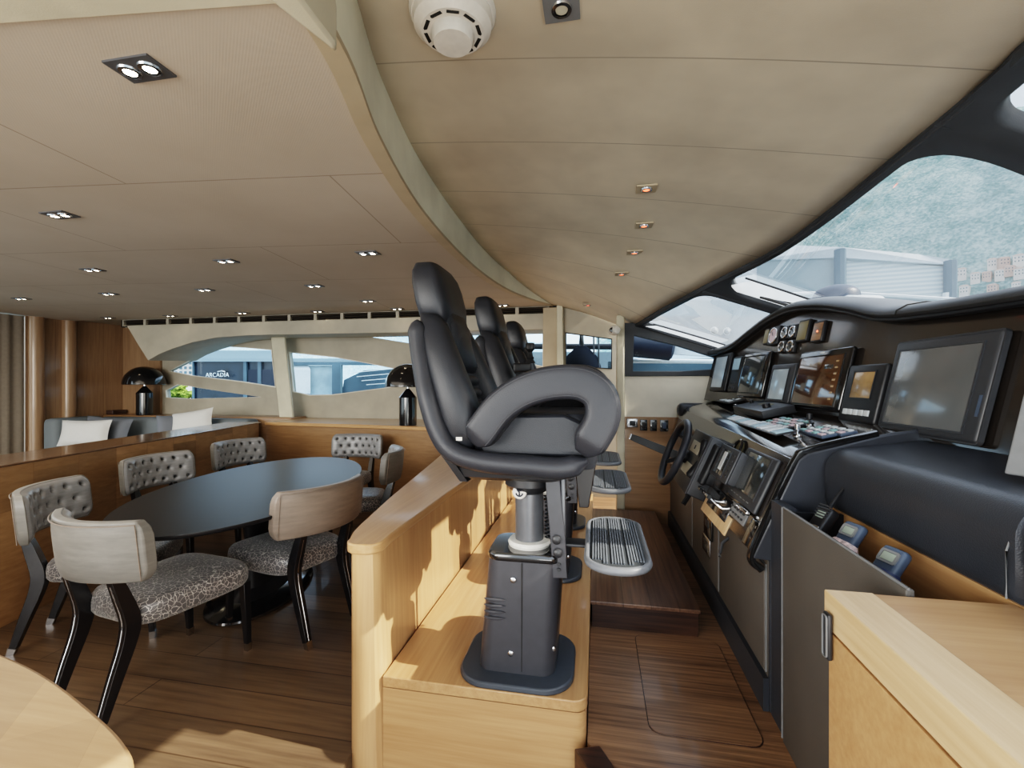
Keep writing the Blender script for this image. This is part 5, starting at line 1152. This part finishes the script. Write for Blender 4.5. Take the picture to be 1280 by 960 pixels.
struct('quay', MB().box((-13, 12.9, -.4), (9, 1.6, 2.2)), 'house', smooth=False)
for i, (u, v, s) in enumerate(((210, 492, .42), (223, 489, .40), (236, 493, .38))):
    p = atY(u, v, 12.4); mb = MB(); p.z -= .12 if i == 2 else .0
    for k in range(60):
        q = Vector((random.gauss(0, .3)*s, random.gauss(0, .3)*s, max(-.5, random.gauss(0, .35)*s))); r_ = .16; mb.box(tuple(q), (r_, r_, .05), Matrix.Rotation(random.uniform(-.6, .6), 4, 'X'))
    o = obj('quay_shrub', mb, 'leafy', smooth=False); o.location = p; tag(o, ('sunlit shrub on the quay, left of three', 'sunlit shrub on the quay, middle of three', 'sunlit shrub on the quay, right of three')[i], 'shrub', 'shrubs on the quay')
# winch post, rope and bulwark behind the port door window
wn = thing('rope_bag', 'dark bag hanging outside the port door window', 'bag', atY(727, 455, 6.4), world=True)
c = atY(727, 452, 6.4); obj('bag', MB().lathe([(0, -.22), (.26, -.2), (.27, -.1), (.22, .04), (.10, .16), (.05, .2), (0, .2)], tuple(c+Vector((0, 0, .03))), 24), 'bag_black', wn); obj('strap', MB().tube([c+Vector((0, -.05, .15)), c+Vector((0, -.05, .36)), c+Vector((0, 0, .44))], [.05, .05, .045], 8, rx=.03), 'black_plastic', wn)
dbk = obj('side_bulwark', MB().loft([bq(640, 790, 440, 520, 6.9), [p+Vector((0, .2, 0)) for p in bq(640, 790, 440, 520, 6.9)]]), 'boat_grey', smooth=False); tag(dbk, 'grey bulwark outside the port door', 'bulwark')
dr2 = obj('side_rail', MB().tube([atY(640, 433, 6.7), atY(790, 433.5, 6.7)], .045, 8), 'black_satin'); tag(dr2, 'dark horizontal rail outside the port door', 'rail')
for i, (u, v0, v1) in enumerate(((742, 416, 462), (748, 420, 462))):
    rr = obj('rope', MB().tube([atY(u, v0, 6.3), atY(u+.6, v1, 6.3)], .012, 6), 'grey_plastic'); tag(rr, ('left hanging rope outside the port door', 'right hanging rope outside the port door')[i], 'rope')
# ================================================================== LIGHT, SKY, CAMERA
w = bpy.data.worlds.new('sky'); bpy.context.scene.world = w; w.use_nodes = True; nt = w.node_tree; bg = nt.nodes['Background']
sk = nt.nodes.new('ShaderNodeTexSky'); sk.sky_type = 'NISHITA'; sk.sun_disc = False; sk.sun_elevation = math.radians(34); sk.sun_rotation = math.radians(110); sk.air_density = 1.2; sk.dust_density = 3.0; sk.ozone_density = 1.0
mx = nt.nodes.new('ShaderNodeMix'); mx.data_type = 'RGBA'; mx.inputs[0].default_value = .6; mx.inputs[7].default_value = (5.2, 5.7, 6.1, 1)
nt.links.new(sk.outputs[0], mx.inputs[6]); nt.links.new(mx.outputs[2], bg.inputs[0]); bg.inputs[1].default_value = .36
def lamp_(kind, name, loc, aim, energy, color, size=1.0, sy=None, ang=None):
    d = bpy.data.lights.new(name, kind); d.energy = energy; d.color = color
    if kind == 'AREA': d.size = size; d.shape = 'RECTANGLE'; d.size_y = sy or size
    if kind == 'SUN': d.angle = ang
    o = bpy.data.objects.new(name, d); col.objects.link(o); o.location = loc
    o.rotation_euler = (Vector(aim)).to_track_quat('-Z', 'Y').to_euler(); return o
lamp_('SUN', 'sun', (6, -3, 8), (-1, .06, -.80), 5.5, (1, .90, .76), ang=.01)
lamp_('AREA', 'aft_fill', (-3.6, -3.2, 1.7), (.28, 1, .10), 150, (1, .94, .87), 3.5, 1.8)  # added soft fill from behind the camera, no fixture there
lamp_('AREA', 'saloon_fill', (-4.0, 2.2, 2.28), (.05, .1, -1), 40, (1, .88, .74), 4.5, 3.5)  # added overhead fill for the saloon, not one of the downlights
lamp_('AREA', 'helm_fill', (.45, -1.3, .45), (.0, .45, 1), 26, (1, .96, .9), 1.4, .8)  # added unseen fill aimed up to brighten the helm ceiling
cam = bpy.data.cameras.new('camera'); cam.sensor_width = 36; cam.lens = 560/1280*36; cam.clip_start = .02; cam.clip_end = 2000
co_ = bpy.data.objects.new('camera', cam); col.objects.link(co_); co_.location = CAM; co_.rotation_euler = (PI/2, 0, YAW); bpy.context.scene.camera = co_
sc0 = bpy.context.scene; sc0.view_settings.view_transform = 'Filmic'; sc0.view_settings.look = 'High Contrast'; sc0.view_settings.exposure = .75
